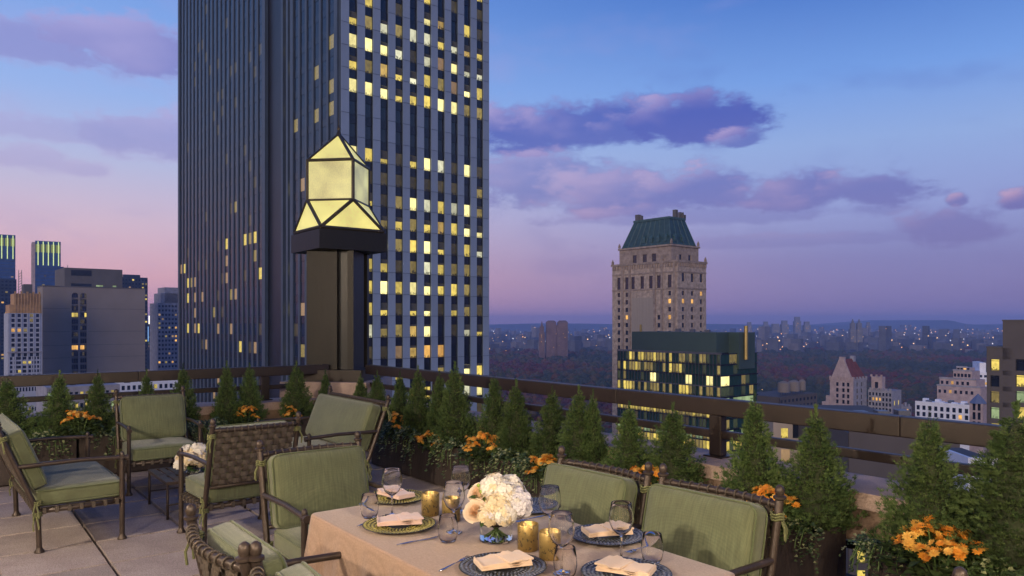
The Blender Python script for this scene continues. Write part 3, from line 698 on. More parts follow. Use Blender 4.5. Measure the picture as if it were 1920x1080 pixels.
b, w, zt = plain_tower('signed_block', 276, 293, 606, 900, 'small far block with white glowing sign between concrete block and stepped tower', tower_navy, .2, [lit_tan, lit_cool], ())
box(b, 'lit_sign', emat('sign_white', (1, .95, .85), 1.6), w * .15, w * .8, -.4, 0, zt - 1, zt + 9); box(b, 'lit_edge', emat('sign_blue', (.25, .5, 1), .8), .2, 1.6, -.4, 0, zt - 22, zt - 4)
# low roofs seen between the rails
b, w, zt = plain_tower('low_roofed_block', -60, 92, 723, 300, 'pale low block with small dark windows seen between the left rails', white_brick, .05, [lit2], (), dep=30, cols=26, fh=4.2)
b, w, zt = plain_tower('low_roofed_block', 88, 225, 727, 230, 'low flat roof with rooftop units seen between the left rails', grey_stone, .3, [lit_cool, lit1, lit2], (), dep=22, cols=14)
for k in range(9): box(b, 'roof_unit', white_paint if k % 2 else steel, 2 + k * 2.6, 3.6 + k * 2.6, 3 + (k * 7) % 11, 5 + (k * 7) % 11, zt + .02, zt + 1.0 + .4 * (k % 3))
b, w, zt = plain_tower('low_roofed_block', 205, 345, 716, 280, 'pale flat roof with white plant boxes left of the office tower base', white_paint, .25, [lit2, lit1], (), dep=26, cols=14)
for k in range(7): box(b, 'roof_unit', white_paint if k % 2 else steel, 2 + k * 4, 4.6 + k * 4, 4 + (k * 5) % 9, 7 + (k * 5) % 9, zt + .02, zt + 1.2 + .5 * (k % 3))

# ------------------------------------------------------------------ buildings on the right
D6 = 172.0
b = bld('brown_office_block', 2015, D6, 'brown stone office block with square lit windows at the right edge')
s_at = lambda px: run(2015, D6, BY, px)
zt = zl(602, D6 + 6); zlow = zl(653, D6 + 8); S1, S0 = s_at(1850), s_at(1880)
op = []
pat = {0: 'yf.f', 1: '.dy.', 2: 'dyhy', 3: 'hdyd', 4: 'y.dy', 5: 'dy.y', 6: '.yd.'}
for i, c in enumerate((1865.2, 1888.5, 1913, 1938)):
    for r in range(7):
        s = s_at(c); dd = D6 + s * BY.y; z = zl(684.5 + r * 30, dd)
        op.append((s - .98, s + .98, z - 1.38, z + 1.38, {'y': lit2, 'd': lit1, 'f': lit0, 'h': lit_cool, '.': gdark}[pat[r][i]]))
lo = [o for o in op if o[1] > S0]; hi = [o for o in op if o[1] <= S0]
facade(b, 'wall', brown_stone, 'L', S0, S1, 0, zlow, lo, .6); facade(b, 'wall', brown_stone, 'L', 0, S0, 0, zt, hi, .6)
box(b, 'core', brown_stone, .65, 26, S0, S1, 0, zlow - .05); box(b, 'core', brown_stone, .65, 26, 0, S0 - .02, 0, zt - .05)
box(b, 'roof_curb', conc_dark, -.15, 26, -.1, S0 + .1, zt, zt + .35); box(b, 'roof_curb', conc_dark, -.15, 26, S0 + .12, S1 + .1, zlow, zlow + .3)
for o in op:
    box(b, 'window_frame', core_m, .3, .52, o[0], o[0] + .12, o[2], o[3]); box(b, 'window_frame', core_m, .3, .52, o[1] - .12, o[1], o[2], o[3]); box(b, 'window_frame', core_m, .31, .51, o[0] + .12, o[1] - .12, o[3] - .42, o[3] - .3)

D7 = 470.0
b = bld('gabled_stone_tower', 1600, D7, 'pinkish stone tower with steep red tiled gable roof near the park')
W7 = run(1600, D7, BX, 1625); L7 = run(1600, D7, BY, 1556); zw = zl(711, D7); zrg = zl(672, D7)
op = []
for i, f in enumerate((.22, .42, .68)):
    for r in range(8): z = zl(722 + r * 11, D7); op.append((L7 * f - .8, L7 * f + .8, z - 1.2, z + 1.2, gdark if rnd.random() < .95 else lit1))
facade(b, 'wall', pink_stone, 'L', 0, L7, 0, zw, op, .4)
op = [(W7 * f - .9, W7 * f + .9, zl(722 + r * 12, D7) - 1.3, zl(722 + r * 12, D7) + 1.3, gdark) for f in (.3, .62) for r in range(7)]
facade(b, 'wall', grey_stone, 'R', 0, W7, 0, zw, op, .4); box(b, 'core', pink_stone, .45, W7, .45, L7, 0, zw - .02)
part(b, 'gable', pink_stone, lambda m: m.add([(-.05, .8, zw), (-.05, L7 - .8, zw), (-.05, L7 / 2 + 1.3, zrg), (-.05, L7 / 2 - 1.3, zrg), (.9, .8, zw), (.9, L7 - .8, zw), (.9, L7 / 2 + 1.3, zrg), (.9, L7 / 2 - 1.3, zrg)], [(0, 1, 2, 3), (7, 6, 5, 4), (0, 3, 7, 4), (1, 5, 6, 2), (3, 2, 6, 7)]))
rf = part(b, 'roof', red_tile, lambda m: m.add([(1, .3, zw + .05), (W7 - .6, .3, zw + .05), (W7 - 1.5, L7 / 2, zrg - .8), (1, L7 / 2, zrg - .8), (1, L7 - .3, zw + .05), (W7 - .6, L7 - .3, zw + .05)], [(0, 1, 2, 3), (3, 2, 5, 4), (1, 5, 2), (0, 3, 4)]))
box(rf, 'chimney', pink_stone, -.3, 2.6, L7 / 2 - 1.4, L7 / 2 + 1.4, zrg - 3, zl(670, D7)); box(rf, 'chimney', grey_stone, W7 - 4.5, W7 - 1.6, L7 / 2 - 1.2, L7 / 2 + 1.2, zrg - 5, zl(669, D7))
for k in range(8): y = .3 + k * (L7 - .6) / 7; box(b, 'merlon', pink_stone, -.5, .5, y - .5, y + .5, zw - 1.2, zw + 1.3)
for k in range(5): x = 1 + k * (W7 - 1.5) / 4; box(b, 'merlon', grey_stone, x - .5, x + .5, -.4, .6, zw - 1.2, zw + 1.1)
for (q, py) in ((2.5, 745), (5, 757), (8, 769)): box(b, 'stepped_wing', pink_stone, -.1 - q * .1, 10, L7 + .02 + (q - 2.5), L7 + q, 0, zl(py, D7))
b = bld('turreted_stone_block', 1672, D7, 'grey stone block with a small arched turret and four glowing windows')
wL = run(1672, D7, BY, 1628); wX = run(1672, D7, BX, 1690); zw = zl(733, D7)
op = []
for i in range(7):
    for r in range(6): s = wL * (i + .5) / 7; z = zl(741 + r * 9.5, D7); op.append((s - .6, s + .6, z - 1.0, z + 1.0, lit_or if (r == 1 and i in (3, 4, 5)) else gdark))
facade(b, 'wall', grey_stone, 'L', 0, wL, 0, zw, op, .35)
op = [(wX * f - .7, wX * f + .7, zl(757, D7) - 1.6, zl(757, D7) + 1.6, lit2) for f in (.3, .72)]
facade(b, 'wall', grey_stone, 'R', 0, wX, 0, zw, op, .35); box(b, 'core', grey_stone, .4, wX, .4, wL, 0, zw - .02)
t0, t1 = run(1672, D7, BY, 1652), run(1672, D7, BY, 1633)
facade(b, 'turret', pink_stone, 'L', t0, t1, zw + .02, zl(708, D7), [((t0 + t1) / 2 - 1.1, (t0 + t1) / 2 + 1.1, zl(730, D7), zl(718, D7), gdark)], .5, .6); box(b, 'turret_core', pink_stone, 1.15, 6, t0, t1, zw, zl(708, D7) - .05)
for k in range(3): y = t0 + (t1 - t0) * k / 2; box(b, 'merlon', pink_stone, .3, 1.2, y - .5, y + .5, zl(708, D7), zl(704, D7))
for k in range(6): box(b, 'merlon', grey_stone, -.3, .5, wL * k / 6 + .3, wL * k / 6 + 1.6, zw, zw + 1.3)
b, w, zt = plain_tower('ruined_parapet_block', 1690, 1709, 762, 480, 'small grey block with uneven parapet right of the turreted block', grey_stone, .2, [lit_or], (), rot=.0, cols=4)
for k in range(3): box(b, 'merlon', grey_stone, k * w / 3, k * w / 3 + 1.2, -.2, 1, zt, zt + 1.5 + k % 2)
b = bld('white_apartment_block', 1818, 420, 'white apartment block with flat terraces just above the right railing')
wl = run(1818, 420, BY, 1716); zt = zl(752, 450)
op = [(wl * (i + .5) / 9 - .9, wl * (i + .5) / 9 + .9, zl(764 + r * 12, 440) - 1.3, zl(764 + r * 12, 440) + 1.3, gdark if rnd.random() < .9 else lit_or) for i in range(9) for r in range(4)]
facade(b, 'wall', white_paint, 'L', 0, wl, 0, zt, op, .35); box(b, 'core', white_paint, .4, 16, 0, wl, 0, zt - .02)
for k in range(8): box(b, 'roof_unit', white_paint if k % 3 else steel, 1 + (k * 5) % 9, 4 + (k * 5) % 9, wl * k / 8 + .5, wl * k / 8 + 3, zt + .02, zt + 1.4 + .6 * (k % 2))
box(b, 'parapet', white_paint, -.1, .4, -.1, wl, zt + .02, zt + 1.0)
b = bld('terraced_apartment_block', 1838, 480, 'pinkish stepped apartment block with planted terraces right of the park')
zz = [(1757, 748, 728), (1760, 728, 714), (1784, 714, 698), (1789, 698, 692)]
for k, (pl, y0, y1) in enumerate(zz):
    l_ = run(1838, 480, BY, pl); i0 = k * 3.0
    op = [(l_ * (i + .5) / 8 - .8, l_ * (i + .5) / 8 + .8, (zl(y0, 480) + zl(y1, 480)) / 2 - 1.1, (zl(y0, 480) + zl(y1, 480)) / 2 + 1.1, lit_or if rnd.random() < .12 else gdark) for i in range(1 + k, 8)]
    facade(b, 'wall', pink_stone, 'L', i0, l_, 0 if k == 0 else zl(y0, 480) + .05, zl(y1, 480), op, .4, i0 * .5); box(b, 'core', pink_stone, i0 * .5 + .45, 18, i0, l_, 0 if k == 0 else zl(y0, 480), zl(y1, 480) - .02)
    box(b, 'terrace_edge', grey_stone, i0 * .5 - .3, i0 * .5 + .3, i0, l_ + .2, zl(y1, 480), zl(y1, 480) + 1.1)
b, w, zt = plain_tower('white_stair_block', 1818, 1852, 698, 520, 'small bluish white block behind the terraced apartments', white_paint, .15, [lit_or], ((1838, 1850, 680),), rot=-.35, cols=4, fh=5)
P = ray(1834, HZ, 330); b = tag(empty('stone_turret', (P.x, P.y, GZ), CROT), 'pale stone turret with blue conical roof beside the brown office block', 'building')
op = [(-.3 + q - .6, -.3 + q + .6, zl(762 + r * 17, 330) - 1.6, zl(762 + r * 17, 330) + 1.6, gdark) for q in (-.9, 1.1) for r in range(3)]
facade(b, 'wall', pink_stone, 'L', -2.6, 2.6, 0, zl(756, 330), op, .4, -2.6); box(b, 'core', pink_stone, -2.15, 2.6, -2.6, 2.6, 0, zl(756, 330) - .02)
part(b, 'roof', slate_blue, lambda m: m.lathe([(3.6, zl(756, 330)), (2.2, zl(748, 330)), (.05, zl(738, 330))], 8))
b, w, zt = plain_tower('tank_topped_block', 1462, 1532, 745, 420, 'low block with lit rooftop tanks above the right railing', brown_stone, .1, [lit1], (), cols=10)
for (f, ww) in ((.35, 4.2), (.62, 4.2), (.85, 2.5)):
    part(b, 'water_tank', concrete, lambda m: m.lathe([(ww * .8, zt + 1.6), (ww * .8, zt + 7), (ww * .3, zt + 8), (.01, zt + 8.2)], 14, (w * f, 6, 0)))
    part(b, 'tank_stand', steel, lambda m: [m.box(w * f + q * ww * .6 - .2, w * f + q * ww * .6 + .2, 5.8, 6.2, zt, zt + 1.7) for q in (-1, 1)])
# roofs directly below the right railing
b = bld('brick_roofed_block', 1592, 95, 'dark brick block with flat grey roof seen between the right rails', 'building', -.12)
X = Vector((cos(-.12), sin(-.12), 0)); w = run(1592, 95, X, 1800); zt = zl(808, 95)
op = [(1 + i * 1.9, 2.0 + i * 1.9, zl(1042 + r * 40, 95) - .9, zl(1042 + r * 40, 95) + .9, lit2) for i in range(4) for r in range(2)]
facade(b, 'wall', brown_stone, 'R', 0, w, 0, zt, op, .3); box(b, 'core', brown_stone, .01, w, .35, 34, 0, zt - .3)
box(b, 'parapet', grey_stone, -.1, w, -.1, .35, zt, zt + .25); box(b, 'roof_skylight', white_paint, 5, 9, 4, 9, zt - .25, zt + .3)
for k in range(4): box(b, 'roof_unit', steel, 2 + k * 3.2, 3.6 + k * 3.2, 12 + k, 14 + k, zt - .28, zt + 1.0)
box(b, 'corner_pilaster', white_paint, 4.0 - 1.1 - .3, 4.0 - .6, -.3, -.02, 0, zl(1012, 95))
b = bld('lattice_fronted_block', 1552, 105, 'narrow blue-grey block with lattice front beside the dark brick block', 'building', -.12)
w = run(1552, 105, X, 1588); zt = zl(800, 105)
op = [(w * (i + .5) / 4 - .22, w * (i + .5) / 4 + .22, zt - 1 - r * 1.2 - .4, zt - 1 - r * 1.2 + .4, lit_cool if rnd.random() < .12 else gblue) for i in range(4) for r in range(16)]
facade(b, 'wall', white_brick, 'R', 0, w, 0, zt, op, .15); box(b, 'core', white_brick, .01, w, .2, 14, 0, zt - .02)
b = bld('cream_walled_block', 1450, 120, 'cream block with one lit window seen between rail and conifers', 'building', -.12)
w = run(1450, 120, X, 1540); zt = zl(786, 120)
op = [(1.2, 2.3, zl(812, 120) - .8, zl(812, 120) + .8, lit2), (3.0, 4.0, zl(800, 120) - 1.8, zl(800, 120) + .6, gdark), (1.2, 2.6, zl(856, 120) - 1.2, zl(856, 120) + 1.2, lit_tan)]
facade(b, 'wall', panel_b, 'R', 0, w, 0, zt, op, .25); box(b, 'core', panel_b, .01, w, .3, 16, 0, zt - .02)
b = bld('white_parapet_roof', 1815, 62, 'pale parapet box on a low roof right of the brick block', 'building', -.12)
w = run(1815, 62, X, 1900); zt = zl(858, 62)
box(b, 'wall', white_paint, 0, w, 0, .3, 0, zt); box(b, 'wall', white_paint, 0, .3, .3, 9, 0, zt); box(b, 'roof', roof_grey, .3, w, .3, 9, 0, zt - .6)

# ------------------------------------------------------------------ air
hz = MB(); hz.box(-22000, 22000, -15000, 14500, GZ - 1, 130)
o = hz.build('haze', None); m = bpy.data.materials.new('haze'); m.use_nodes = True; t = m.node_tree; t.nodes.clear()
pv = t.nodes.new('ShaderNodeVolumePrincipled'); pv.inputs['Color'].default_value = (.42, .57, 1, 1); pv.inputs['Density'].default_value = .00012; pv.inputs['Anisotropy'].default_value = 0
mo = t.nodes.new('ShaderNodeOutputMaterial'); t.links.new(pv.outputs[0], mo.inputs['Volume']); o.data.materials.append(m)
tag(o, 'thin blue dusk haze over the city', 'haze', kind='stuff')
# ------------------------------------------------------------------ terrace materials
def woven(name, col, col2, rough=.85, sc=420, bump=.25, var_sc=3, slub=0):
    m, t, b = newmat(name); n = t.nodes; l = t.links
    tcn = n.new('ShaderNodeTexCoord')
    w = []
    for ax in ('X', 'Y'):
        wv = n.new('ShaderNodeTexWave'); wv.bands_direction = ax; wv.inputs['Scale'].default_value = sc / 20; wv.inputs['Distortion'].default_value = 1.2
        wv.inputs['Detail'].default_value = 1; l.new(tcn.outputs['Object'], wv.inputs['Vector']); w.append(wv.outputs['Fac'])
    wz = n.new('ShaderNodeTexWave'); wz.bands_direction = 'Z'; wz.inputs['Scale'].default_value = sc / 20; wz.inputs['Distortion'].default_value = 1.2; l.new(tcn.outputs['Object'], wz.inputs['Vector'])
    ad = n.new('ShaderNodeMath'); ad.operation = 'ADD'; l.new(w[0], ad.inputs[0]); l.new(w[1], ad.inputs[1])
    a2 = n.new('ShaderNodeMath'); a2.operation = 'ADD'; l.new(ad.outputs[0], a2.inputs[0]); l.new(wz.outputs['Fac'], a2.inputs[1])
    nz = n.new('ShaderNodeTexNoise'); nz.inputs['Scale'].default_value = var_sc; nz.inputs['Detail'].default_value = 8; nz.inputs['Roughness'].default_value = .7; l.new(tcn.outputs['Object'], nz.inputs['Vector'])
    mm = n.new('ShaderNodeMath'); mm.operation = 'MULTIPLY_ADD'; mm.inputs[1].default_value = .16; l.new(a2.outputs[0], mm.inputs[0])
    mr = n.new('ShaderNodeMapRange'); mr.inputs[1].default_value = .3; mr.inputs[2].default_value = .7; mr.inputs[3].default_value = 0; mr.inputs[4].default_value = .6; l.new(nz.outputs[0], mr.inputs[0]); l.new(mr.outputs[0], mm.inputs[2])
    mx = n.new('ShaderNodeMix'); mx.data_type = 'RGBA'; l.new(mm.outputs[0], mx.inputs[0]); mx.inputs[6].default_value = tuple(col) + (1,); mx.inputs[7].default_value = tuple(col2) + (1,)
    l.new(mx.outputs[2], b.inputs['Base Color']); b.inputs['Roughness'].default_value = rough; b.inputs['Sheen Weight'].default_value = .25
    if slub:                                     # uneven yarns running along the cloth
        mp = n.new('ShaderNodeMapping'); mp.inputs[3].default_value = (130, 9, 9); l.new(tcn.outputs['Object'], mp.inputs[0])
        ns = n.new('ShaderNodeTexNoise'); ns.inputs['Scale'].default_value = 1; ns.inputs['Detail'].default_value = 3; l.new(mp.outputs[0], ns.inputs['Vector'])
        mq = n.new('ShaderNodeMapRange'); mq.inputs[1].default_value = .3; mq.inputs[2].default_value = .7; mq.inputs[3].default_value = .78; mq.inputs[4].default_value = 1.18; l.new(ns.outputs[0], mq.inputs[0])
        hs = n.new('ShaderNodeHueSaturation'); l.new(mq.outputs[0], hs.inputs['Value']); l.new(mx.outputs[2], hs.inputs['Color']); l.new(hs.outputs[0], b.inputs['Base Color'])
    bp = n.new('ShaderNodeBump'); bp.inputs['Strength'].default_value = bump; bp.inputs['Distance'].default_value = .003; l.new(a2.outputs[0], bp.inputs['Height']); l.new(bp.outputs[0], b.inputs['Normal'])
    return m
paver_m = pmat('granite_paver', (.25, .205, .195), .75, var=.22, scale=3.5, bump=.25, bscale=160, rnd=.15, speck=.35, sscale=150, col2=(.35, .295, .28))
grout = pmat('joint_shadow', (.02, .018, .017), .9)  # near-black grout colour showing between the pavers
cap_m = pmat('stone_coping', (.42, .31, .26), .7, var=.16, scale=4, bump=.25, bscale=60, rnd=.06, speck=.18, sscale=120)
pwall = pmat('stone_parapet', (.24, .165, .12), .8, var=.22, scale=3, bump=.3, bscale=50, rnd=.06)
rail_m = pmat('brown_painted_steel', (.025, .0165, .014), .42, var=.14, scale=3, bump=.06, bscale=60, stretch=(1, 1, 3))
bronze = pmat('dark_bronze', (.013, .0115, .011), .5, metal=.2, var=.25, scale=2, bump=.12, bscale=18, stretch=(1, 1, .3))
frame_m = pmat('lantern_frame', (.05, .042, .036), .45, metal=.3, var=.25, scale=4)
planter_m = pmat('dark_planter_box', (.042, .030, .026), .7, var=.3, scale=5, bump=.3, bscale=70, stretch=(1, 1, .25), rnd=.12)
soil_m = pmat('soil', (.03, .022, .016), .95, var=.4, scale=20, bump=.6)
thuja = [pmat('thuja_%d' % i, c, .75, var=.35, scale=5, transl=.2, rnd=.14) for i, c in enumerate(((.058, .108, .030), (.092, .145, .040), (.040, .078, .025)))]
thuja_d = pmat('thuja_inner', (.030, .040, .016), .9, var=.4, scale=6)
bark = pmat('bark', (.06, .04, .028), .9, var=.4, scale=15, bump=.5)

# ------------------------------------------------------------------ floor
AMIN, AMAX, BMAX = -.45, 12.5, 9.0
fm = MB()
fm.add([T(AMIN, -.21, -.05), T(AMAX, -.21, -.05), T(AMAX, BMAX, -.05), T(AMIN, BMAX, -.05), T(AMIN, -.21, -.9), T(AMAX, -.21, -.9), T(AMAX, BMAX, -.9), T(AMIN, BMAX, -.9)],
       [(0, 1, 2, 3), (0, 4, 5, 1), (1, 5, 6, 2), (2, 6, 7, 3), (3, 7, 4, 0), (7, 6, 5, 4)])
floor = structure(fm.build('terrace_floor', grout))
PS = .632
pm = MB(); hw = PS / 2 - .0075
pm.frust(-hw, hw, -hw, hw, 0, -hw + .006, hw - .006, -hw + .006, hw - .006, .045)
pv_me = pm.mesh('paver', paver_m)
rr = random.Random(3)
for i in range(-4, 15):
    for j in range(0, 14):
        a = 2.82 + (i + .5) * PS; bb = .03 + (j + .5) * PS
        p = T(a, bb)
        if a < .35 or p.y < 1.6 or abs(p.x / p.y) > .85: continue
        q = inst('paver', pv_me, floor, T(a, bb, -.046 + rr.uniform(-.0015, .0015)), (rr.uniform(-.002, .002), rr.uniform(-.002, .002), TROT))

# ------------------------------------------------------------------ parapets (root frame: x along the wall, y = terrace v or u)
PZ = .65
def parapet(name, horizontal_right, length, label, start):
    # local x runs along the wall away from the corner, local y points to the terrace side
    root = tag(empty(name, T(0, 0, 0), TROT if horizontal_right else TROT - pi / 2), label, 'wall')
    sg = -1 if horizontal_right else 1              # terrace side: -y for the right wall (v = -90 deg of u)
    def bx(nm, mat, x0, x1, y0, y1, z0, z1, par=root):
        m = MB(); ya, yb = sorted((sg * y0, sg * y1)); m.box(x0, x1, ya, yb, z0, z1); return m.build(nm, mat, par)
    x = start; k = 0
    while x < length:
        l_ = 1.52; e = min(length, x + l_)
        bx('coping_stone', cap_m, x + .004, e - .004, -.21, .33, PZ - .10, PZ); x = e; k += 1
    x = start
    while x < length:
        e = min(length, x + 1.52); bx('wall_panel', pwall, x + .003, e - .003, -.16, .285, .335, PZ - .1005); x = e
    x = start
    while x < length - .4:
        bx('pier', pwall, x + .1, x + .42, -.14, .27, -.04, .334); x += 2.6
    bx('low_rail', rail_m, start, length, -.03, .03, .20, .25)
    return root
parapet('parapet', True, 11.5, 'stone parapet under the right railing behind the conifers', .35)
parapet('parapet', False, 8.0, 'stone parapet under the left railing behind the lounge chairs', .35)
def railing(right, length, label, posts):
    root = tag(empty('railing', T(0, 0, 0), TROT if right else TROT - pi / 2), label, 'railing', 'dark brown terrace railings')
    sg = -1 if right else 1
    zt = 1.10
    def bar(nm, x0, x1, z0, z1, t, par=root):
        m = MB(); m.box(x0, x1, -t, t, z0, z1); o = m.build(nm, rail_m, par); bv = o.modifiers.new('bevel', 'BEVEL'); bv.width = .008; bv.segments = 2; return o
    x = .42
    while x < length:                                  # rails come in spliced lengths
        e = min(length, x + 2.44); bar('top_rail', x + .0006, e - .0006, zt - .128, zt, .05); bar('mid_rail', x + .0006, e - .0006, zt - .307, zt - .244, .028); x = e
    for x in posts:
        p = bar('post', x - .055, x + .055, PZ + .012, zt - .129, .04); m = MB(); m.box(x - .085, x + .085, -.07, .07, PZ + .001, PZ + .0118); m.build('base_plate', rail_m, p)
    return root
pr = a_at(1346, 0)
railing(True, 11.5, 'dark brown right-hand railing running from lantern column to foreground', (pr - 4.1, pr, pr + 3.2))
pl_ = b_at(496, 0)
railing(False, 8.0, 'dark brown left-hand railing behind the lounge chairs', (pl_, pl_ + 3.6, pl_ + 5.5))

# ------------------------------------------------------------------ lantern on its column
LP = Vector((-2.53, 10.90, 0)); LD = 10.9
lzz = lambda py: CH - (py - HZ) / F * LD
lc = tag(empty('lantern_column', LP, TROT), 'tall dark bronze column with glowing faceted glass lantern at the railing corner', 'lantern column')
R45 = pi / 4
def sq(m, hw, z0, z1, rot=0, hw2=None):
    hw2 = hw if hw2 is None else hw2
    v = [(hw * sqrt(2) * cos(rot + pi / 4 + k * pi / 2), hw * sqrt(2) * sin(rot + pi / 4 + k * pi / 2), z0) for k in range(4)] + [(hw2 * sqrt(2) * cos(rot + pi / 4 + k * pi / 2), hw2 * sqrt(2) * sin(rot + pi / 4 + k * pi / 2), z1) for k in range(4)]
    m.add(v, [(3, 2, 1, 0), (4, 5, 6, 7), (0, 1, 5, 4), (1, 2, 6, 5), (2, 3, 7, 6), (3, 0, 4, 7)])
zs0, zs1 = lzz(690), lzz(474)
part(lc, 'stone_pedestal', cap_m, lambda m: sq(m, .62, -.04, zs0 - .16, R45))
for k in range(4):
    an = R45 + k * pi / 2
    part(lc, 'facing_slab', cap_m, lambda m: m.add([tuple(Matrix.Rotation(an, 3, 'Z') @ Vector(p)) for p in [(.622, s * .61 if s < 0 else .005, .66) for s in (-1, 1)] + [(.632, -.60, .67), (.632, 0, .67), (.632, 0, zs0 - .19), (.632, -.60, zs0 - .19)]], [(2, 3, 4, 5)]))
part(lc, 'plinth', rail_m, lambda m: sq(m, .52, zs0 - .155, zs0, R45))
HS = .345
part(lc, 'shaft_core', core_m, lambda m: sq(m, HS - .09, zs0 + .001, zs1, R45))
RM = Matrix.Rotation(R45, 3, 'Z')
def shaft_piece(x0, x1, y0, y1, nm):
    m = MB(); m.box(x0, x1, y0, y1, zs0 + .002, zs1 - .001); m.v = [tuple(RM @ Vector(p)) for p in m.v]; m.build(nm, bronze, lc)
for k in range(4):
    RM = Matrix.Rotation(R45 + k * pi / 2, 3, 'Z')
    shaft_piece(-HS, HS * .30, -HS, -HS + .088, 'shaft_panel')       # wide plate, then a deep slot, then a corner post
    shaft_piece(HS - .075, HS - .001, -HS + .001, -HS + .075, 'corner_post')
zc1 = lzz(440)
part(lc, 'cap_slab', bronze, lambda m: sq(m, .515, zs1 + .001, zc1)); part(lc, 'cap_lip', bronze, lambda m: sq(m, .475, zc1 + .001, zc1 + .03))
zb, zm, ztp, zap = zc1 + .035, lzz(382), lzz(309), lzz(252)
HB, HU = .475, .335
def corners(hw, z, rot): return [Vector((hw * sqrt(2) * cos(rot + pi / 4 + k * pi / 2), hw * sqrt(2) * sin(rot + pi / 4 + k * pi / 2), z)) for k in range(4)]
B_, M_, U_ = corners(HB, zb, 0), corners(HU, zm, R45), corners(HU, ztp, R45); A_ = Vector((0, 0, zap))
mg, t, bs = newmat('lantern_glass'); n = t.nodes; l = t.links
tcn = n.new('ShaderNodeTexCoord'); nz = n.new('ShaderNodeTexNoise'); nz.inputs['Scale'].default_value = 26; nz.inputs['Detail'].default_value = 4; l.new(tcn.outputs['Object'], nz.inputs['Vector'])
n2 = n.new('ShaderNodeTexNoise'); n2.inputs['Scale'].default_value = 2.5; l.new(tcn.outputs['Object'], n2.inputs['Vector'])
ad = n.new('ShaderNodeMath'); ad.operation = 'MULTIPLY_ADD'; ad.inputs[1].default_value = .35; l.new(nz.outputs[0], ad.inputs[0]); l.new(n2.outputs[0], ad.inputs[2])
mr = n.new('ShaderNodeMapRange'); mr.inputs[1].default_value = .45; mr.inputs[2].default_value = .85; mr.inputs[3].default_value = .50; mr.inputs[4].default_value = .95; l.new(ad.outputs[0], mr.inputs[0])
bs.inputs['Base Color'].default_value = (.5, .48, .3, 1); bs.inputs['Roughness'].default_value = .35; bs.inputs['Emission Color'].default_value = (.80, .71, .15, 1)
l.new(mr.outputs[0], bs.inputs['Emission Strength'])
bp = n.new('ShaderNodeBump'); bp.inputs['Strength'].default_value = .4; l.new(nz.outputs[0], bp.inputs['Height']); l.new(bp.outputs[0], bs.inputs['Normal'])
mg2 = mg.copy(); mg2.name = 'frosted_lantern_glass'            # middle tier: finer ripple, falloff from the bulb painted as weaker emission
for nd in mg2.node_tree.nodes:
    if nd.type == 'TEX_NOISE' and nd.inputs['Scale'].default_value > 10: nd.inputs['Scale'].default_value = 62
    if nd.type == 'MAP_RANGE': nd.inputs[3].default_value = .22; nd.inputs[4].default_value = .80
    if nd.type == 'BSDF_PRINCIPLED': nd.inputs['Emission Color'].default_value = (.70, .66, .24, 1)
def pane_of(pts, nm='glass_pane', mt=None):
    c = sum(pts, Vector()) / len(pts); nr = (pts[1] - pts[0]).cross(pts[2] - pts[0]).normalized()
    q = [p + (c - p) * .045 for p in pts]; m = MB(); k = len(q)
    m.add([p + nr * .008 for p in q] + [p - nr * .008 for p in q], [tuple(range(k)), tuple(range(2 * k - 1, k - 1, -1))] + [(i, i + k, (i + 1) % k + k, (i + 1) % k) for i in range(k)])
    return m.build(nm, mt or mg, lc)
bars = []
for k in range(4):
    j = (k + 1) % 4
    # with the upper square turned 45 degrees: corner M_[k-1]... lies between base corners
    mk = min(range(4), key=lambda q: (M_[q] - (B_[k] + B_[j]) / 2).length)
    mj = min(range(4), key=lambda q: (M_[q] - (B_[j] + B_[(j + 1) % 4]) / 2).length)
    pane_of([B_[k], B_[j], M_[mk]]); pane_of([B_[j], M_[mj], M_[mk]])
    pane_of([M_[mk], M_[mj], U_[mj], U_[mk]], mt=mg2); pane_of([U_[mk], U_[mj], A_])
    bars += [(B_[k], B_[j]), (B_[k], M_[mk]), (B_[j], M_[mk]), (M_[mk], M_[mj]), (U_[mk], U_[mj]), (M_[mk], U_[mk]), (U_[mk], A_)]
fr = MB()
for a, b2 in bars: fr.tube([a, b2], .026, 6)
fr.build('lantern_frame', frame_m, lc)
part(lc, 'finial', frame_m, lambda m: m.lathe([(.05, zap - .04), (.035, zap + .02), (.018, zap + .06), (.026, zap + .09), (.008, zap + .14), (.002, lzz(205))], 10))


# ------------------------------------------------------------------ planters
PF, PB, PH = .70, .345, .44
def planter(p0, p1, right, label):
    c = (p0 + p1) / 2; L_ = (p1 - p0) / 2 - .012; D_ = (PF - PB) / 2; mid = (PF + PB) / 2
    loc = T(c, mid) if right else T(mid, c)
    r = tag(empty('planter_box', loc, TROT if right else TROT - pi / 2), label, 'planter', 'dark planter boxes along the railing')
    t = .025
    for nm, a in (('side_panel', (-L_, L_, -D_, -D_ + t)), ('side_panel', (-L_, L_, D_ - t, D_)), ('end_panel', (-L_, -L_ + t, -D_ + t + .001, D_ - t - .001)), ('end_panel', (L_ - t, L_, -D_ + t + .001, D_ - t - .001))):
        m = MB(); m.box(*a, .012, PH); o = m.build(nm, planter_m, r); bv = o.modifiers.new('bevel', 'BEVEL'); bv.width = .004
    box(r, 'soil', soil_m, -L_ + t, L_ - t, -D_ + t, D_ - t, .02, PH - .05)
    for s in (-1, 1): box(r, 'foot', planter_m, s * L_ * .8 - .04, s * L_ * .8 + .04, -D_ + .03, D_ - .03, 0, .0118)
    return r
pit = .948
for k in range(6): planter(1.882 + k * pit, 1.882 + (k + 1) * pit, True, '%s dark planter box from the lantern column along the right railing' % ORD[k])
planter(7.86, 8.80, True, 'dark planter box with orange flowers past the gap at lower right')
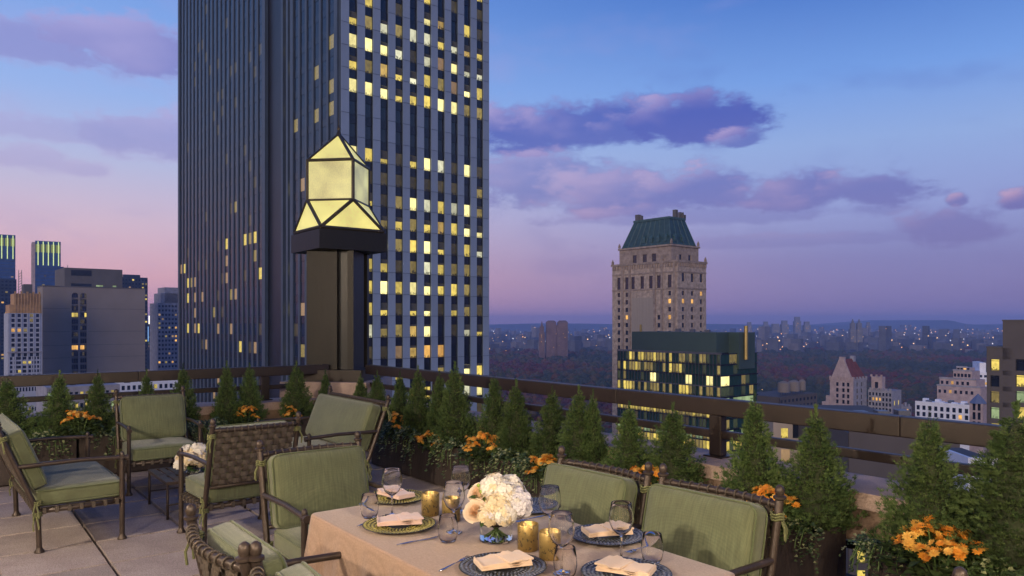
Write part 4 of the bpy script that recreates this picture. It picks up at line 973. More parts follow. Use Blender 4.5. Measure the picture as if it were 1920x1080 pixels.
planter(8.82, 9.76, True, 'dark planter box at the lower right corner under the largest conifer')
for k in range(7): planter(.74 + k * .948, .74 + (k + 1) * .948, False, '%s dark planter box from the lantern column along the left railing' % ORD[k])

# ------------------------------------------------------------------ arborvitae
def thuja_mesh(seed, n, twist):
    R = random.Random(seed); m = MB()
    ph = [R.uniform(0, 6.28) for _ in range(6)]
    def rad(z, th):                      # uneven conical outline, height 1, base radius ~0.26
        b = .27 * (1 - z) ** .95 * min(1, (z + .04) / .14 + .35)
        b *= 1 + .14 * sin(th * 2 + ph[0] + z * 5) + .10 * sin(th * 3 + ph[1] - z * 9) + .09 * sin(z * 23 + ph[2] + th)
        return b + .004
    nb = 330
    for bi in range(nb):                     # branchlets: plumes of scale leaves with gaps between them
        z0 = (bi + R.random()) / nb; z0 = 1 - (1 - z0 * .99) ** .60; th = bi * 2.39996 + R.uniform(-.4, .4)
        rl = rad(z0, th) * R.uniform(.82, 1.14); rise = R.uniform(.05, .13) * (1 - z0 * .5); sag = R.uniform(-.02, .02)
        out = Vector((cos(th), sin(th), 0)); sd_ = Vector((-sin(th), cos(th), 0)); shade_ = R.random()
        for q in range(n // nb):
            f = R.random() ** .55; wd = .036 * (1 - .5 * f) * (1 - .4 * z0)
            p = out * rl * f + Vector((0, 0, min(.985, z0 * .93 + rise * f * f + sag * f + .02))) + sd_ * R.gauss(0, wd) + Vector((0, 0, R.gauss(0, wd * .9)))
            p.z = max(.0, p.z)
            ln = (.026 + .020 * R.random()) * (1 - .35 * z0)
            d = (out * R.uniform(.3, .9) + Vector((0, 0, R.uniform(.5, 1.2))) + sd_ * R.uniform(-.45, .45)).normalized()
            w = d.cross(out * R.uniform(-.5, 1) + sd_ * R.uniform(-1, 1)).normalized()
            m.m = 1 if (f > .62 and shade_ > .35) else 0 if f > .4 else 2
            for s_ in (-1, 0, 1):
                e = p + d * ln * (1.0 if s_ == 0 else .78) + w * s_ * ln * .42; g_ = p + (d * .35 + w * s_ * .08) * ln
                nrm = w.cross(d) * ln * R.uniform(-.12, .12); hw_ = w * ln * .085 + d * ln * .02
                m.add([p, g_ + hw_ + nrm, e, g_ - hw_ + nrm], [(0, 1, 2, 3)])
    for k in range(60):
        z = .93 + .09 * R.random(); p = Vector((R.uniform(-.004, .004), R.uniform(-.004, .004), z)); d = Vector((R.uniform(-.5, .5), R.uniform(-.5, .5), 1)).normalized(); w = d.orthogonal().normalized() * .003; m.add([p, p + d * .014 + w, p + d * .035, p + d * .014 - w], [(0, 1, 2, 3)])
    return m.mesh('crown', thuja)
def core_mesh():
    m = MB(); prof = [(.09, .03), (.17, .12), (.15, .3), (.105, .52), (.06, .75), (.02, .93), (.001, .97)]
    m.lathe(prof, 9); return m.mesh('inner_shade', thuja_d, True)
TH = [thuja_mesh(s, 9900, 0) for s in (1, 2, 3, 4, 5)]
tk = MB(); tk.tube([(0, 0, -.06), (.004, 0, .3), (0, .003, .8)], [.018, .013, .004], 7); TK = tk.mesh('trunk', bark, True)
CM = core_mesh()
def conifer(loc, hgt, wid, seed, label):
    r = tag(empty('arborvitae', loc, seed * 1.7), label, 'conifer', 'arborvitae conifers in the planters')
    s = (wid / .5, wid / .5, hgt)
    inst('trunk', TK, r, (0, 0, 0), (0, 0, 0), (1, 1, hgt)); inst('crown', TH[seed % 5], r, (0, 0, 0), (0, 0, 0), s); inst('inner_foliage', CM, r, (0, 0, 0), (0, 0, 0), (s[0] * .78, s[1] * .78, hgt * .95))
    return r
TB = .50; ZB = PH - .06
RT = [(676, 706, 52), (707, 704, 56), (750, 700, 60), (784, 693, 70), (824, 706, 58), (853, 684, 84), (927, 706, 78), (968, 724, 92), (1035, 728, 84), (1085, 734, 96), (1112, 744, 70), (1180, 758, 104), (1262, 766, 118),
      (1415, 752, 128), (1530, 768, 160), (1743, 782, 170), (1905, 780, 260)]
names_r = {3: 'tall', 5: 'tallest', 14: 'broad'}
for i, (px, py, wpx) in enumerate(RT):
    bb = TB + (.04 if i % 2 else -.03)
    a = a_at(px, bb); P = T(a, bb); d = P.y; hh = CH - (py - HZ) / F * d - ZB; w = wpx * d / F
    conifer(T(a, bb, ZB), hh * (1.03 + .03 * sin(i * 2.1)), w * (1.03 + .08 * sin(i * 1.7)), i, '%s cone-shaped arborvitae from the lantern column along the right railing' % ORD[i])
LT = [(610, 698, 44), (556, 686, 58), (468, 684, 62), (425, 684, 62), (343, 692, 60), (275, 697, 52), (183, 700, 72), (112, 706, 82), (14, 706, 96)]
for i, (px, py, wpx) in enumerate(LT):
    bb = TB + (.03 if i % 2 else -.03)
    b_ = b_at(px, bb); P = T(bb, b_); d = P.y; hh = CH - (py - HZ) / F * d - ZB; w = wpx * d / F
    conifer(T(bb, b_, ZB), hh * (1.03 + .03 * sin(i * 2.1)), w * (1.03 + .08 * sin(i * 1.7)), i + 2, '%s cone-shaped arborvitae from the lantern column along the left railing' % ORD[i])

# ------------------------------------------------------------------ orange chrysanthemums and ivy
mum = [pmat('orange_petal', (.88, .36, .04), .6, var=.2, scale=40, transl=.2), pmat('amber_petal', (.92, .52, .10), .6, var=.2, scale=40, transl=.2)]
leaf_g = pmat('mum_leaf', (.045, .075, .022), .6, var=.35, scale=30, transl=.2)
ivy = [pmat('ivy_green', (.075, .12, .045), .5, var=.3, scale=25, transl=.15), pmat('ivy_cream', (.30, .33, .17), .5, var=.25, scale=25, transl=.15), pmat('ivy_dark', (.035, .065, .028), .5, var=.3, scale=25)]
stem_m = pmat('green_stem', (.10, .17, .045), .6)
def mum_head_mesh(seed):
    R = random.Random(seed); m = MB()
    for fl in range(7):
        th = R.uniform(0, 6.28); q = R.uniform(0, .045) if fl else 0; c = Vector((q * cos(th), q * sin(th), R.uniform(-.010, .012) - q * .25))
        up = (Vector((c.x, c.y, .045))).normalized(); m.m = 0 if R.random() < .6 else 1
        e1 = up.orthogonal().normalized(); e2 = up.cross(e1)
        for ring, (n_, r_, lift) in enumerate(((9, .019, .003), (7, .013, .008), (4, .006, .011))):
            for k in range(n_):
                t = 2 * pi * (k + .5 * ring) / n_; d = e1 * cos(t) + e2 * sin(t); s = e1 * -sin(t) + e2 * cos(t)
                m.add([c + up * lift * .5, c + d * r_ * .6 + s * r_ * .22 + up * lift, c + d * r_ + up * lift * 1.3, c + d * r_ * .6 - s * r_ * .22 + up * lift], [(0, 1, 2, 3)])
    return m.mesh('flower_cluster', mum)
MH = [mum_head_mesh(s) for s in range(4)]
def leafy(seed, n, rx, rz, size, mats, trail=0):
    R = random.Random(seed); m = MB()
    for i in range(n):
        th = R.uniform(0, 6.28); f = sqrt(R.random()); p = Vector((rx * f * cos(th), rx * f * sin(th), rz * R.random() * (1 - .5 * f)))
        if trail and R.random() < .55: p = Vector((rx * R.uniform(-1, 1), -rx * .35 - R.uniform(0, .07), -R.random() ** 1.5 * trail))
        d = Vector((cos(th) * .8 + R.uniform(-.4, .4), sin(th) * .8 + R.uniform(-.4, .4) - (.4 if trail else 0), R.uniform(-.3, .7))).normalized(); s = d.cross(Vector((R.uniform(-.4, .4), R.uniform(-.4, .4), 1))).normalized(); u = s.cross(d)
        l_ = size * R.uniform(.6, 1.25); m.m = R.choices(range(len(mats)), [5, 3, 3][:len(mats)])[0]
        v = [p, p + d * l_ * .25 + s * l_ * .5 + u * l_ * .08, p + d * l_ * .62 + s * l_ * .34, p + d * l_ + u * -l_ * .1, p + d * l_ * .62 - s * l_ * .34, p + d * l_ * .25 - s * l_ * .5 + u * l_ * .08]
        m.add(v, [(0, 1, 2), (0, 2, 3), (0, 3, 4), (0, 4, 5)])
    return m
LEAF = [leafy(s, 240, .17, .19, .05, [leaf_g]).mesh('leaves', leaf_g) for s in (31, 32)]
def ivy_mesh(seed):
    R = random.Random(seed); m = MB()
    for v in range(26):
        x = R.uniform(-.22, .22); hang = R.uniform(-.05, .20) if v % 5 else R.uniform(.2, .3); lf = R.uniform(.02, .12); wob = R.uniform(-.06, .06)
        for k in range(26):
            f = k / 25; p = Vector((x * (.5 + .6 * f) + wob * sin(f * 5), .10 - .26 * f ** .7, lf * sin(f * pi) - hang * f * f)) + Vector((R.uniform(-.015, .015), R.uniform(-.015, .015), R.uniform(-.012, .012)))
            th = R.uniform(0, 6.28); d = Vector((cos(th) * .8, -.5 + .6 * sin(th), R.uniform(-.25, .35))).normalized(); s = d.cross(Vector((R.uniform(-.3, .3), -.6, 1))).normalized(); u = s.cross(d); l_ = .030 * R.uniform(.5, 1.2); m.m = R.choices((0, 1, 2), (5, 3, 3))[0]
            m.add([p, p + d * l_ * .2 + s * l_ * .55 + u * l_ * .08, p + d * l_ * .55 + s * l_ * .3, p + d * l_ - u * l_ * .1, p + d * l_ * .55 - s * l_ * .3, p + d * l_ * .2 - s * l_ * .55 + u * l_ * .08], [(0, 1, 2), (0, 2, 3), (0, 3, 4), (0, 4, 5)])
    return m.mesh('leaves', ivy)
IVY = [ivy_mesh(s) for s in (41, 42, 43)]
def mum_plant(loc, rx, n, seed, label, k=1.0):
    R = random.Random(seed * 13 + 5); r = tag(empty('chrysanthemum', loc, R.uniform(0, 6)), label, 'flower', 'orange chrysanthemums in the planters')
    inst('leaves', LEAF[seed % 2], r, (0, 0, 0), (0, 0, R.uniform(0, 6)), (k * rx / .15, k * rx / .15, k))
    for i in range(n):
        th = i * 2.4 + R.uniform(-.3, .3); q = rx * sqrt((i + .5) / n); z = (.22 - .10 * (q / rx) ** 2 + R.uniform(-.03, .03)) * k
        m = MB(); m.tube([(q * .3 * cos(th), q * .3 * sin(th), 0), (q * cos(th), q * sin(th), z)], .004, 5); m.build('stem', stem_m, r)
        s_ = R.uniform(1.25, 1.7); inst('flower_cluster', MH[i % 4], r, (q * cos(th), q * sin(th), z), (R.uniform(-.35, .35), R.uniform(-.35, .35), R.uniform(0, 6)), (s_, s_, s_))
for i, (px, py, rx, n, lab) in enumerate(((745, 789, .10, 5, 'small pale orange chrysanthemum in the planter nearest the lantern column'), (812, 815, .17, 13, 'orange chrysanthemum left of the head of the table between conifers'),
        (907, 825, .17, 13, 'orange chrysanthemum directly behind the white table bouquet'), (1026, 858, .15, 13, 'orange chrysanthemum at the left shoulder of the farther right dining chair'),
        (1208, 888, .13, 11, 'orange chrysanthemum between the two right dining chairs'), (1446, 935, .14, 13, 'orange chrysanthemum beside the right post of the nearer right dining chair'), (1757, 1005, .19, 26, 'largest orange chrysanthemum in the planter past the gap at lower right'))):
    bb = .70; a = a_at(px, bb); d = T(a, bb).y; z = CH - (py - HZ) / F * d; mum_plant(T(a, bb, max(PH - .07, z - .19)), rx, n, i, lab, min(1.3, max(.75, (z - PH + .06) / .19)))
for i, (px, py, rx, n, lab) in enumerate(((550, 770, .09, 5, 'orange chrysanthemum left of the farther loveseat cushion'), (462, 772, .13, 9, 'orange chrysanthemum above the woven back of the middle lounge chair'), (150, 785, .13, 8, 'orange chrysanthemum above the far arm of the left loveseat'))):
    bb = .70; b_ = b_at(px, bb); d = T(bb, b_).y; z = CH - (py - HZ) / F * d; mum_plant(T(bb, b_, max(PH - .07, z - .19)), rx, n, i + 9, lab, min(1.3, max(.75, (z - PH + .06) / .19)))
def ivy_plant(loc, rz, k, seed, label):
    r = tag(empty('trailing_ivy', loc, rz), label, 'ivy', 'trailing ivy in the planters')
    inst('leaves', IVY[seed % 3], r, (0, 0, 0), (0, 0, 0), (k, min(1, k * 1.1), k))
    m = MB(); R = random.Random(seed)
    for q in range(6): x = R.uniform(-.18, .18) * k; m.tube([(x * .3, .05, -.03), (x, -.07, .03), (x * 1.1, -.12, -.04), (x * 1.2, -.13, -R.uniform(.08, .2) * k)], .003, 4)
    m.build('vines', stem_m, r)
for i, (px, lab) in enumerate(((730, 'trailing ivy on the planter nearest the lantern column'), (775, 'trailing ivy spilling between the two farthest right planters'), (845, 'trailing ivy spilling left of the table glasses'), (905, 'trailing ivy below the orange flowers behind the bouquet'), (965, 'silvery ivy hanging behind the white bouquet'),
        (1010, 'trailing ivy hanging left of the farther right dining chair'), (1190, 'trailing ivy between the right dining chairs'), (1510, 'cream-edged ivy on the planter beside the nearest right chair'), (1655, 'cream-edged ivy at the gap between planters at lower right'), (1860, 'ivy in the lower right corner under the largest conifer'))):
    a = a_at(px, .655); ivy_plant(T(a, .655, PH), TROT, (.66 if px < 1800 else .9) if px > 1400 else 1.0, i, lab)
for i, (px, lab) in enumerate(((215, 'trailing ivy left of the far lounge chair'), (90, 'trailing ivy behind the left loveseat arm'), (365, 'trailing ivy right of the far lounge chair'), (395, 'trailing ivy left of the middle lounge chair back'))):
    b_ = b_at(px, .655); ivy_plant(T(.655, b_, PH), TROT + pi / 2, .95, i, lab)
# ------------------------------------------------------------------ the hotel the terrace belongs to (unseen, behind and left of the viewpoint)
hotel_st = pmat('hotel_limestone', (.36, .29, .23), .8, var=.14, scale=.6, bump=.2, bscale=8, rnd=.03)
hotel_fr = pmat('bronze_window_frame', (.05, .04, .035), .4, metal=.4)
room_lit = litmat('lit_room', (1.0, .70, .34), 1.5, .35)  # assumed lit rooms behind the viewpoint, added for warm light on the terrace
WA, WB = 12.4, 8.55                                # terrace edges where the walls stand
hr = tag(empty('hotel_building', T(WA, WB, 0), TROT + pi / 2), 'pale stone hotel wall with tall lit windows enclosing the terrace behind the viewpoint', 'building')
# local frame: x = -v, y = -u; the skin at x = 0 faces the terrace along -v, the skin at y = 0 along -u
def hotel_opens(n, s0, pit_, w_, seed):
    R = random.Random(seed); o = []
    for i in range(n):
        c_ = s0 + i * pit_
        o.append((c_ - w_ / 2, c_ + w_ / 2, .05, 2.75, room_lit))
        for k in range(1, 4): o.append((c_ - w_ / 2, c_ + w_ / 2, k * 3.6 + .7, k * 3.6 + 2.7, room_lit if R.random() < .3 else gdark))
    return o
OA = hotel_opens(4, 1.3, 2.1, 1.3, 1); OB = hotel_opens(5, 1.6, 2.4, 1.3, 2)
def hotel_skin(side, L_, op):
    # walls are placed at the outer side of the empty's origin so that they face the terrace
    m = MB(); xs = sorted({-.4, L_} | {v for o_ in op for v in o_[:2]}); zs = sorted({-.9, 16.0} | {v for o_ in op for v in o_[2:4]})
    mp = (lambda s, d, z: (-d, s, z)) if side == 'L' else (lambda s, d, z: (s, -d, z))
    for i in range(len(xs) - 1):
        for j in range(len(zs) - 1):
            cx, cz = (xs[i] + xs[i + 1]) / 2, (zs[j] + zs[j + 1]) / 2
            if not any(o_[0] < cx < o_[1] and o_[2] < cz < o_[3] for o_ in op): m.add([mp(xs[i], 0, zs[j]), mp(xs[i + 1], 0, zs[j]), mp(xs[i + 1], 0, zs[j + 1]), mp(xs[i], 0, zs[j + 1])], [(0, 1, 2, 3)])
    for (xa, xb, za, zb, _) in op:
        c_ = [(xa, za), (xb, za), (xb, zb), (xa, zb)]
        for k in range(4): p, q = c_[k], c_[(k + 1) % 4]; m.add([mp(p[0], 0, p[1]), mp(q[0], 0, q[1]), mp(q[0], .25, q[1]), mp(p[0], .25, p[1])], [(0, 1, 2, 3)])
    m.build('wall', hotel_st, hr)
    for (xa, xb, za, zb, mt) in op:
        cx, cz = (xa + xb) / 2, (za + zb) / 2; sc = (.05, xb - xa, zb - za) if side == 'L' else (xb - xa, .05, zb - za)
        w = inst('window', um(mt), hr, mp(cx, .24, cz), (0, 0, 0), sc)
        if za < .1:
            for f in (-.5, 0, .5):
                l3 = mp(cx + f * (xb - xa - .06), .19, cz); s3 = (.05, .06, zb - za) if side == 'L' else (.06, .05, zb - za); inst('mullion', um(hotel_fr), hr, l3, (0, 0, 0), s3)
            for zz in (.95, 1.9): inst('transom', um(hotel_fr), hr, mp(cx, .185, zz), (0, 0, 0), (.04, xb - xa, .05) if side == 'L' else (xb - xa, .04, .05))
hotel_skin('L', 13.2, OB); hotel_skin('R', 9.0, OA)
box(hr, 'core', hotel_st, -16, -.3, -16, 13.2, -.9, 15.9); box(hr, 'core', hotel_st, -.29, 9.0, -16, -.3, -.9, 15.8)
# unseen wall lanterns between the windows, assumed; their bulbs warm the terrace
lant_gl, t, b_s = newmat('clear_lantern_glass'); n = t.nodes; l = t.links
em = n.new('ShaderNodeEmission'); em.inputs[0].default_value = (1, .80, .42, 1); em.inputs[1].default_value = 1.6
tp_ = n.new('ShaderNodeBsdfTransparent'); ms = n.new('ShaderNodeMixShader'); ms.inputs[0].default_value = .75; l.new(em.outputs[0], ms.inputs[1]); l.new(tp_.outputs[0], ms.inputs[2]); l.new(ms.outputs[0], n['Material Output'].inputs[0])
def assumed_wall_lantern(loc, rz, power, label):
    r = tag(empty('wall_lantern', loc, rz), label, 'wall lantern', 'lit wall lanterns on the hotel facade')
    box(r, 'back_plate', bronze, -.07, .07, .0, .02, -.22, .22); box(r, 'bracket', bronze, -.02, .02, .021, .12, .17, .20)
    for (sx, sy) in ((-1, .06), (1, .06), (-1, .26), (1, .26)): box(r, 'frame_bar', bronze, sx * .1 - .008, sx * .1 + .008, sy - .008, sy + .008, -.18, .16)
    part(r, 'roof', bronze, lambda m: m.frust(-.13, .13, .03, .29, .161, -.02, .02, .14, .18, .27)); box(r, 'base', bronze, -.11, .11, .05, .27, -.205, -.181)
    for a in ((-.095, .095, .056, .058), (-.095, .095, .262, .264), (-.099, -.097, .07, .25), (.097, .099, .07, .25)): box(r, 'glass_pane', lant_gl, *a, -.178, .158)
    ld = bpy.data.lights.new('bulb', 'POINT'); ld.energy = power; ld.color = (1, .82, .62); ld.shadow_soft_size = .05  # point light of an assumed lantern, added to warm the terrace
    lo_ = bpy.data.objects.new('bulb', ld); COL.objects.link(lo_); lo_.parent = r; lo_.location = (0, .16, -.02)
for k, (b0, pw) in enumerate(((2.2, 950), (5.1, 950))): assumed_wall_lantern(T(WA - .002, WB - b0, 3.25), TROT + pi / 2, pw, ['lit bronze wall lantern on the hotel wall right behind the viewpoint', 'lit bronze wall lantern on the hotel wall behind the lower right corner'][k])  # assumed lanterns out of view, added as warm frontal fill
for k, (a0, pw) in enumerate(((2.8, 1500), (7.6, 1750))): assumed_wall_lantern(T(WA - a0, WB - .002, 3.25), TROT, pw, ['lit bronze wall lantern on the left hotel wall nearest the viewpoint', 'lit bronze wall lantern on the left hotel wall beyond the lower left corner'][k])  # assumed lanterns out of view, added as warm key light from the left
# ------------------------------------------------------------------ chairs
cush = woven('green_canvas', (.070, .084, .042), (.140, .160, .082), sc=1500, bump=.3, var_sc=5, slub=1)
piping_m = woven('green_piping', (.065, .085, .035), (.10, .125, .052), sc=1500)
tube_m = pmat('bronze_tube', (.055, .040, .034), .42, metal=.35, var=.3, scale=9, bump=.15, bscale=50)
strap_m = pmat('woven_strap', (.070, .055, .043), .6, var=.3, scale=30, bump=.3, bscale=120)
tie_m = pmat('green_tie', (.13, .14, .06), .85, var=.2)
def fin(m, p, r):                                    # turned post end: collar and knob
    m.lathe([(r * 1.05, 0), (r * 1.5, .006), (r * 1.5, .016), (r * .95, .022), (r * 1.15, .040), (r * .9, .058), (r * .35, .066), (.001, .067)], 12, p)
def make_chair(name, w, top, arm, lean=.15, bow=.022):
    root = empty(name, (0, 0, 0)); hx = w / 2; yb, yf = -.27, .29; sz = .30; rr_ = .019
    Y = lambda z: yb - lean * max(0, (z - sz)) / (top - sz)            # back plane
    for sx in (-1, 1):
        m = MB(); m.tube([(sx * hx, yf, 0.012), (sx * hx, yf, arm - .02)], rr_, 10); fin(m, (sx * hx, yf, arm - .02), rr_ * .8); o = m.build('leg', tube_m, root, auto=40)
        m = MB(); m.lathe([(.034, 0), (.034, .010), (.022, .026), (.02, .04)], 12, (sx * hx, yf, 0)); m.build('foot', tube_m, o, auto=40)
        m = MB(); m.tube([(sx * hx, yb + .01, .012), (sx * hx, yb, sz)], rr_, 10); o = m.build('leg', tube_m, root, auto=40)
        m = MB(); m.lathe([(.034, 0), (.034, .010), (.022, .026), (.02, .04)], 12, (sx * hx, yb + .01, 0)); m.build('foot', tube_m, o, auto=40)
        m = MB(); m.tube([(sx * hx, Y(z), z) for z in (sz + .002, sz + .2, top - .2, top - .045)], rr_, 10); fin(m, (sx * hx, Y(top - .045), top - .05), rr_); m.build('back_post', tube_m, root, auto=40)
        m = MB(); m.tube([(sx * hx, Y(arm) + .01, arm + .005), (sx * hx, (yf + yb) / 2, arm + .012), (sx * hx, yf, arm), (sx * hx, yf + .035, arm - .004)], .0165, 10)
        m.tube([(sx * hx, yf + .022, arm - .004), (sx * hx, yf + .042, arm - .006)], .024, 10); m.build('arm', tube_m, root, auto=40)
        m = MB(); m.tube([(sx * hx, yb, sz), (sx * hx, yf, sz)], rr_ * .95, 10); m.build('side_rail', tube_m, root, smooth=True)
        for zc, yy in ((top - .13, Y(top - .13)), (sz + .05, yb), (sz - .03, yb)):
            m = MB()                                   # knotted cord tying the cushions on
            for k in range(3): m.tube([(sx * hx + .028 * cos(t), yy + .028 * sin(t), zc + k * .012 + .004 * sin(3 * t)) for t in [q * pi / 5 for q in range(10)]], .0055, 5, True)
            m.tube([(sx * hx * 1.03, yy - .02, zc), (sx * hx * 1.08, yy - .035, zc - .05), (sx * hx * 1.06, yy - .03, zc - .10)], .006, 5); m.tube([(sx * hx * 1.03, yy - .01, zc), (sx * hx * 1.10, yy - .005, zc - .04), (sx * hx * 1.11, yy, zc - .085)], .006, 5)
            m.build('tie_cord', tie_m, root)
    for y in (yb, yf): m = MB(); m.tube([(-hx, y, sz - .001), (hx, y, sz - .001)], rr_ * .95, 10); m.build('seat_rail', tube_m, root, smooth=True)
    zt = top - .075
    m = MB(); m.tube([(hx * t, Y(zt) - bow * (1 - t * t), zt) for t in [-1 + q / 6 for q in range(13)]], .0165, 10); tr = m.build('top_rail', tube_m, root, smooth=True)
    m = MB(); nw = int(w / .048)
    for k in range(1, nw): t = -1 + 2 * k / nw; m.tube([(hx * t, Y(zt) - bow * (1 - t * t) + .0205 * cos(q), zt + .0205 * sin(q)) for q in [i * pi / 5 for i in range(10)]], .0042, 5, True)
    m.build('strap_wrap', strap_m, tr, smooth=True)
    zl_ = sz + .155
    m = MB(); m.tube([(-hx, Y(zl_), zl_), (hx, Y(zl_), zl_)], .014, 8); m.build('lower_back_rail', tube_m, root, smooth=True)
    # woven back: vertical and horizontal straps passing over and under
    nv = int(w / .056); nh = 9; z0, z1 = zl_ + .01, zt - .012
    for i in range(nv):
        x = -hx + .03 + (w - .06) * (i + .5) / nv; m = MB(); pts = []
        for q in range(nh * 3 + 1):
            f = q / (nh * 3); z = z0 + (z1 - z0) * f; s = sin((f * nh + i) * pi) * .008; pts.append((Y(z) - s - bow * (1 - (x / hx) ** 2) * f, z))
        vs = [(x + sd * .019, y, z) for (y, z) in pts for sd in (-1, 1)]; k = len(pts)
        m.add(vs + [(a, y + .003, z) for (a, y, z) in vs], [(2 * j, 2 * j + 1, 2 * j + 3, 2 * j + 2) for j in range(k - 1)] + [(2 * k + 2 * j + 2, 2 * k + 2 * j + 3, 2 * k + 2 * j + 1, 2 * k + 2 * j) for j in range(k - 1)]); m.build('strap', strap_m, root, smooth=True)
    for j in range(nh):
        z = z0 + (z1 - z0) * (j + .5) / nh; f = (j + .5) / nh; m = MB(); pts = []
        for q in range(nv * 3 + 1):
            g_ = q / (nv * 3); x = -hx + .03 + (w - .06) * g_; s = sin((g_ * nv + j + 1) * pi) * .008; pts.append((x, Y(z) - s - bow * (1 - (x / hx) ** 2) * f))
        hs = (z1 - z0) / nh * .36; vs = [(x, y, z + sd * hs) for (x, y) in pts for sd in (-1, 1)]; k = len(pts)
        m.add(vs + [(a, y + .003, b) for (a, y, b) in vs], [(2 * j_, 2 * j_ + 1, 2 * j_ + 3, 2 * j_ + 2) for j_ in range(k - 1)] + [(2 * k + 2 * j_ + 2, 2 * k + 2 * j_ + 3, 2 * k + 2 * j_ + 1, 2 * k + 2 * j_) for j_ in range(k - 1)]); m.build('strap', strap_m, root, smooth=True)
    m = MB(); n_ = int(w / .075)                        # seat lacing wrapped over the rails
    for k in range(n_):
        x = -hx + w * (k + .5) / n_
        for y in (yb, yf): m.box(x - .012, x + .012, y - .022, y + .022, sz - .022, sz + .024)
        m.box(x - .02, x + .02, yb, yf, sz + .012, sz + .016)
    for k in range(7):
        y = yb + (yf - yb) * (k + .5) / 7
        for x in (-hx, hx): m.box(x - .022, x + .022, y - .012, y + .012, sz - .021, sz + .023)
    m.build('seat_lacing', strap_m, root)
    def cushion_part(nm, cw, cdp, ch, M, puff):
        m = MB(); m.cushion(cw, cdp, ch, .042, puff, 14, M); o = m.build(nm, cush, root, smooth=True)
        pm_ = MB()
        for sg in (-1, 1):
            pts = []; r_ = .055
            for (cx, cy, a0) in ((1, 1, 0), (-1, 1, 1), (-1, -1, 2), (1, -1, 3)):
                for q in range(6):
                    t = (a0 + q / 5) * pi / 2; x_ = cx * (cw / 2 - r_) + r_ * .97 * cos(t); y_ = cy * (cdp / 2 - r_) + r_ * .97 * sin(t)
                    pts.append(M @ Vector((x_, y_, sg * (ch / 2 - .017))))
            pm_.tube(pts, .0052, 6, True)
        pm_.build('piping', piping_m, o, smooth=True)
    sh = .135
    cushion_part('seat_cushion', w - .055, yf - yb + .03, sh, Matrix.Translation((0, .015, sz + .022 + sh / 2)), .018)
    bh = top - .072 - (sz + sh + .005); ang = atan2(lean, top - sz); zc = sz + sh + .015 + bh / 2
    Mb = Matrix.Translation((0, Y(zc) + .088, zc)) @ Matrix.Rotation(ang, 4, 'X') @ Matrix.Rotation(pi / 2, 4, 'X')
    cushion_part('back_cushion', w - .045, bh, .12, Mb, .026)
    return root
def place(o, p, facing): o.location = (p.x, p.y, 0); o.rotation_euler.z = atan2(facing.y, facing.x) - pi / 2; return o
armchair = make_chair('armchair', .66, .97, .635, .19)
loveseat = make_chair('loveseat', 1.36, .97, .635, .26)
U, V = UA, VA
def yaw(v, d): return Matrix.Rotation(radians(d), 3, 'Z') @ v
# front-left leg positions read from the floor contact give each chair's place
def by_front_mid(o, p, f): place(o, p - f * .29, f)
A0 = on_z(229, 1010, 0); A1 = A0 - V * 0                      # near front leg of the left loveseat
fA = yaw(-V, 2); sA = Vector((-fA.y, fA.x, 0))                 # chair's left-hand side
by_front_mid(loveseat, A0 + sA * .68, fA)
tag(loveseat, 'left loveseat with olive cushions seen side-on at the left edge', 'loveseat', 'lounge seating')
ls2 = copy_tree(loveseat); fD = yaw(V, 0)
pD = on_z(712, 748, 0.95); pD.z = 0; dD = Vector((-fD.y, fD.x, 0))
place(ls2, Vector((pD.x, pD.y, 0)) + fD * .42 - U * .68, fD)
tag(ls2, 'farther loveseat with olive cushion below the lantern column', 'loveseat', 'lounge seating')
fB = yaw(U, -1); B0 = on_z(244, 929, 0); by_front_mid(armchair, B0 - V * .32, fB)
tag(armchair, 'lounge armchair facing the camera beside the left railing', 'armchair', 'lounge seating')
c = copy_tree(armchair); fC = yaw(-U, 3); C_ = on_z(341, 997, 0); by_front_mid(c, C_ - V * .32, fC)
tag(c, 'lounge armchair with its woven back towards the camera', 'armchair', 'lounge seating')
dchair = make_chair('dining_chair', .65, .95, .64, .15, .055)
def by_back(o, pl, pr, z, f):                                   # by the two tops of the back posts
    a, b = on_z(*pl, z), on_z(*pr, z); p = (a + b) / 2; p.z = 0; place(o, p + f * (.27 + .15 * (z - .30) / .65), f)
by_back(dchair, (487, 830), (669, 812), .95, yaw(U, 0)); tag(dchair, 'dining chair with green back at the far head of the table', 'chair', 'dining chairs')
c = copy_tree(dchair); by_back(c, (1066, 843), (1205, 869), .95, yaw(V, 2)); tag(c, 'farther of the two green dining chairs right of the table', 'chair', 'dining chairs')
c = copy_tree(dchair); by_back(c, (1256, 878), (1450, 911), .95, yaw(V, 2)); tag(c, 'nearer of the two green dining chairs right of the table', 'chair', 'dining chairs')
c = copy_tree(dchair); by_back(c, (353, 956), (451, 1021), .95, yaw(-V, 0)); tag(c, 'foreground dining chair with banded top rail left of the table', 'chair', 'dining chairs')
c = copy_tree(dchair); q = on_z(451, 1021, .95) + U * .40; q.z = 0; place(c, q - V * .42 + U * .0 - V * .0, yaw(-V, -4)); tag(c, 'dining chair cut by the bottom edge, nearest knob beside the banded chair', 'chair', 'dining chairs')
c = copy_tree(dchair); q = on_z(1826, 1077, .95); q.z = 0; place(c, q + V * .31 + U * .40, yaw(U, 4)); tag(c, 'chair at the lower right corner showing only its cushion top and knob', 'chair', 'dining chairs')

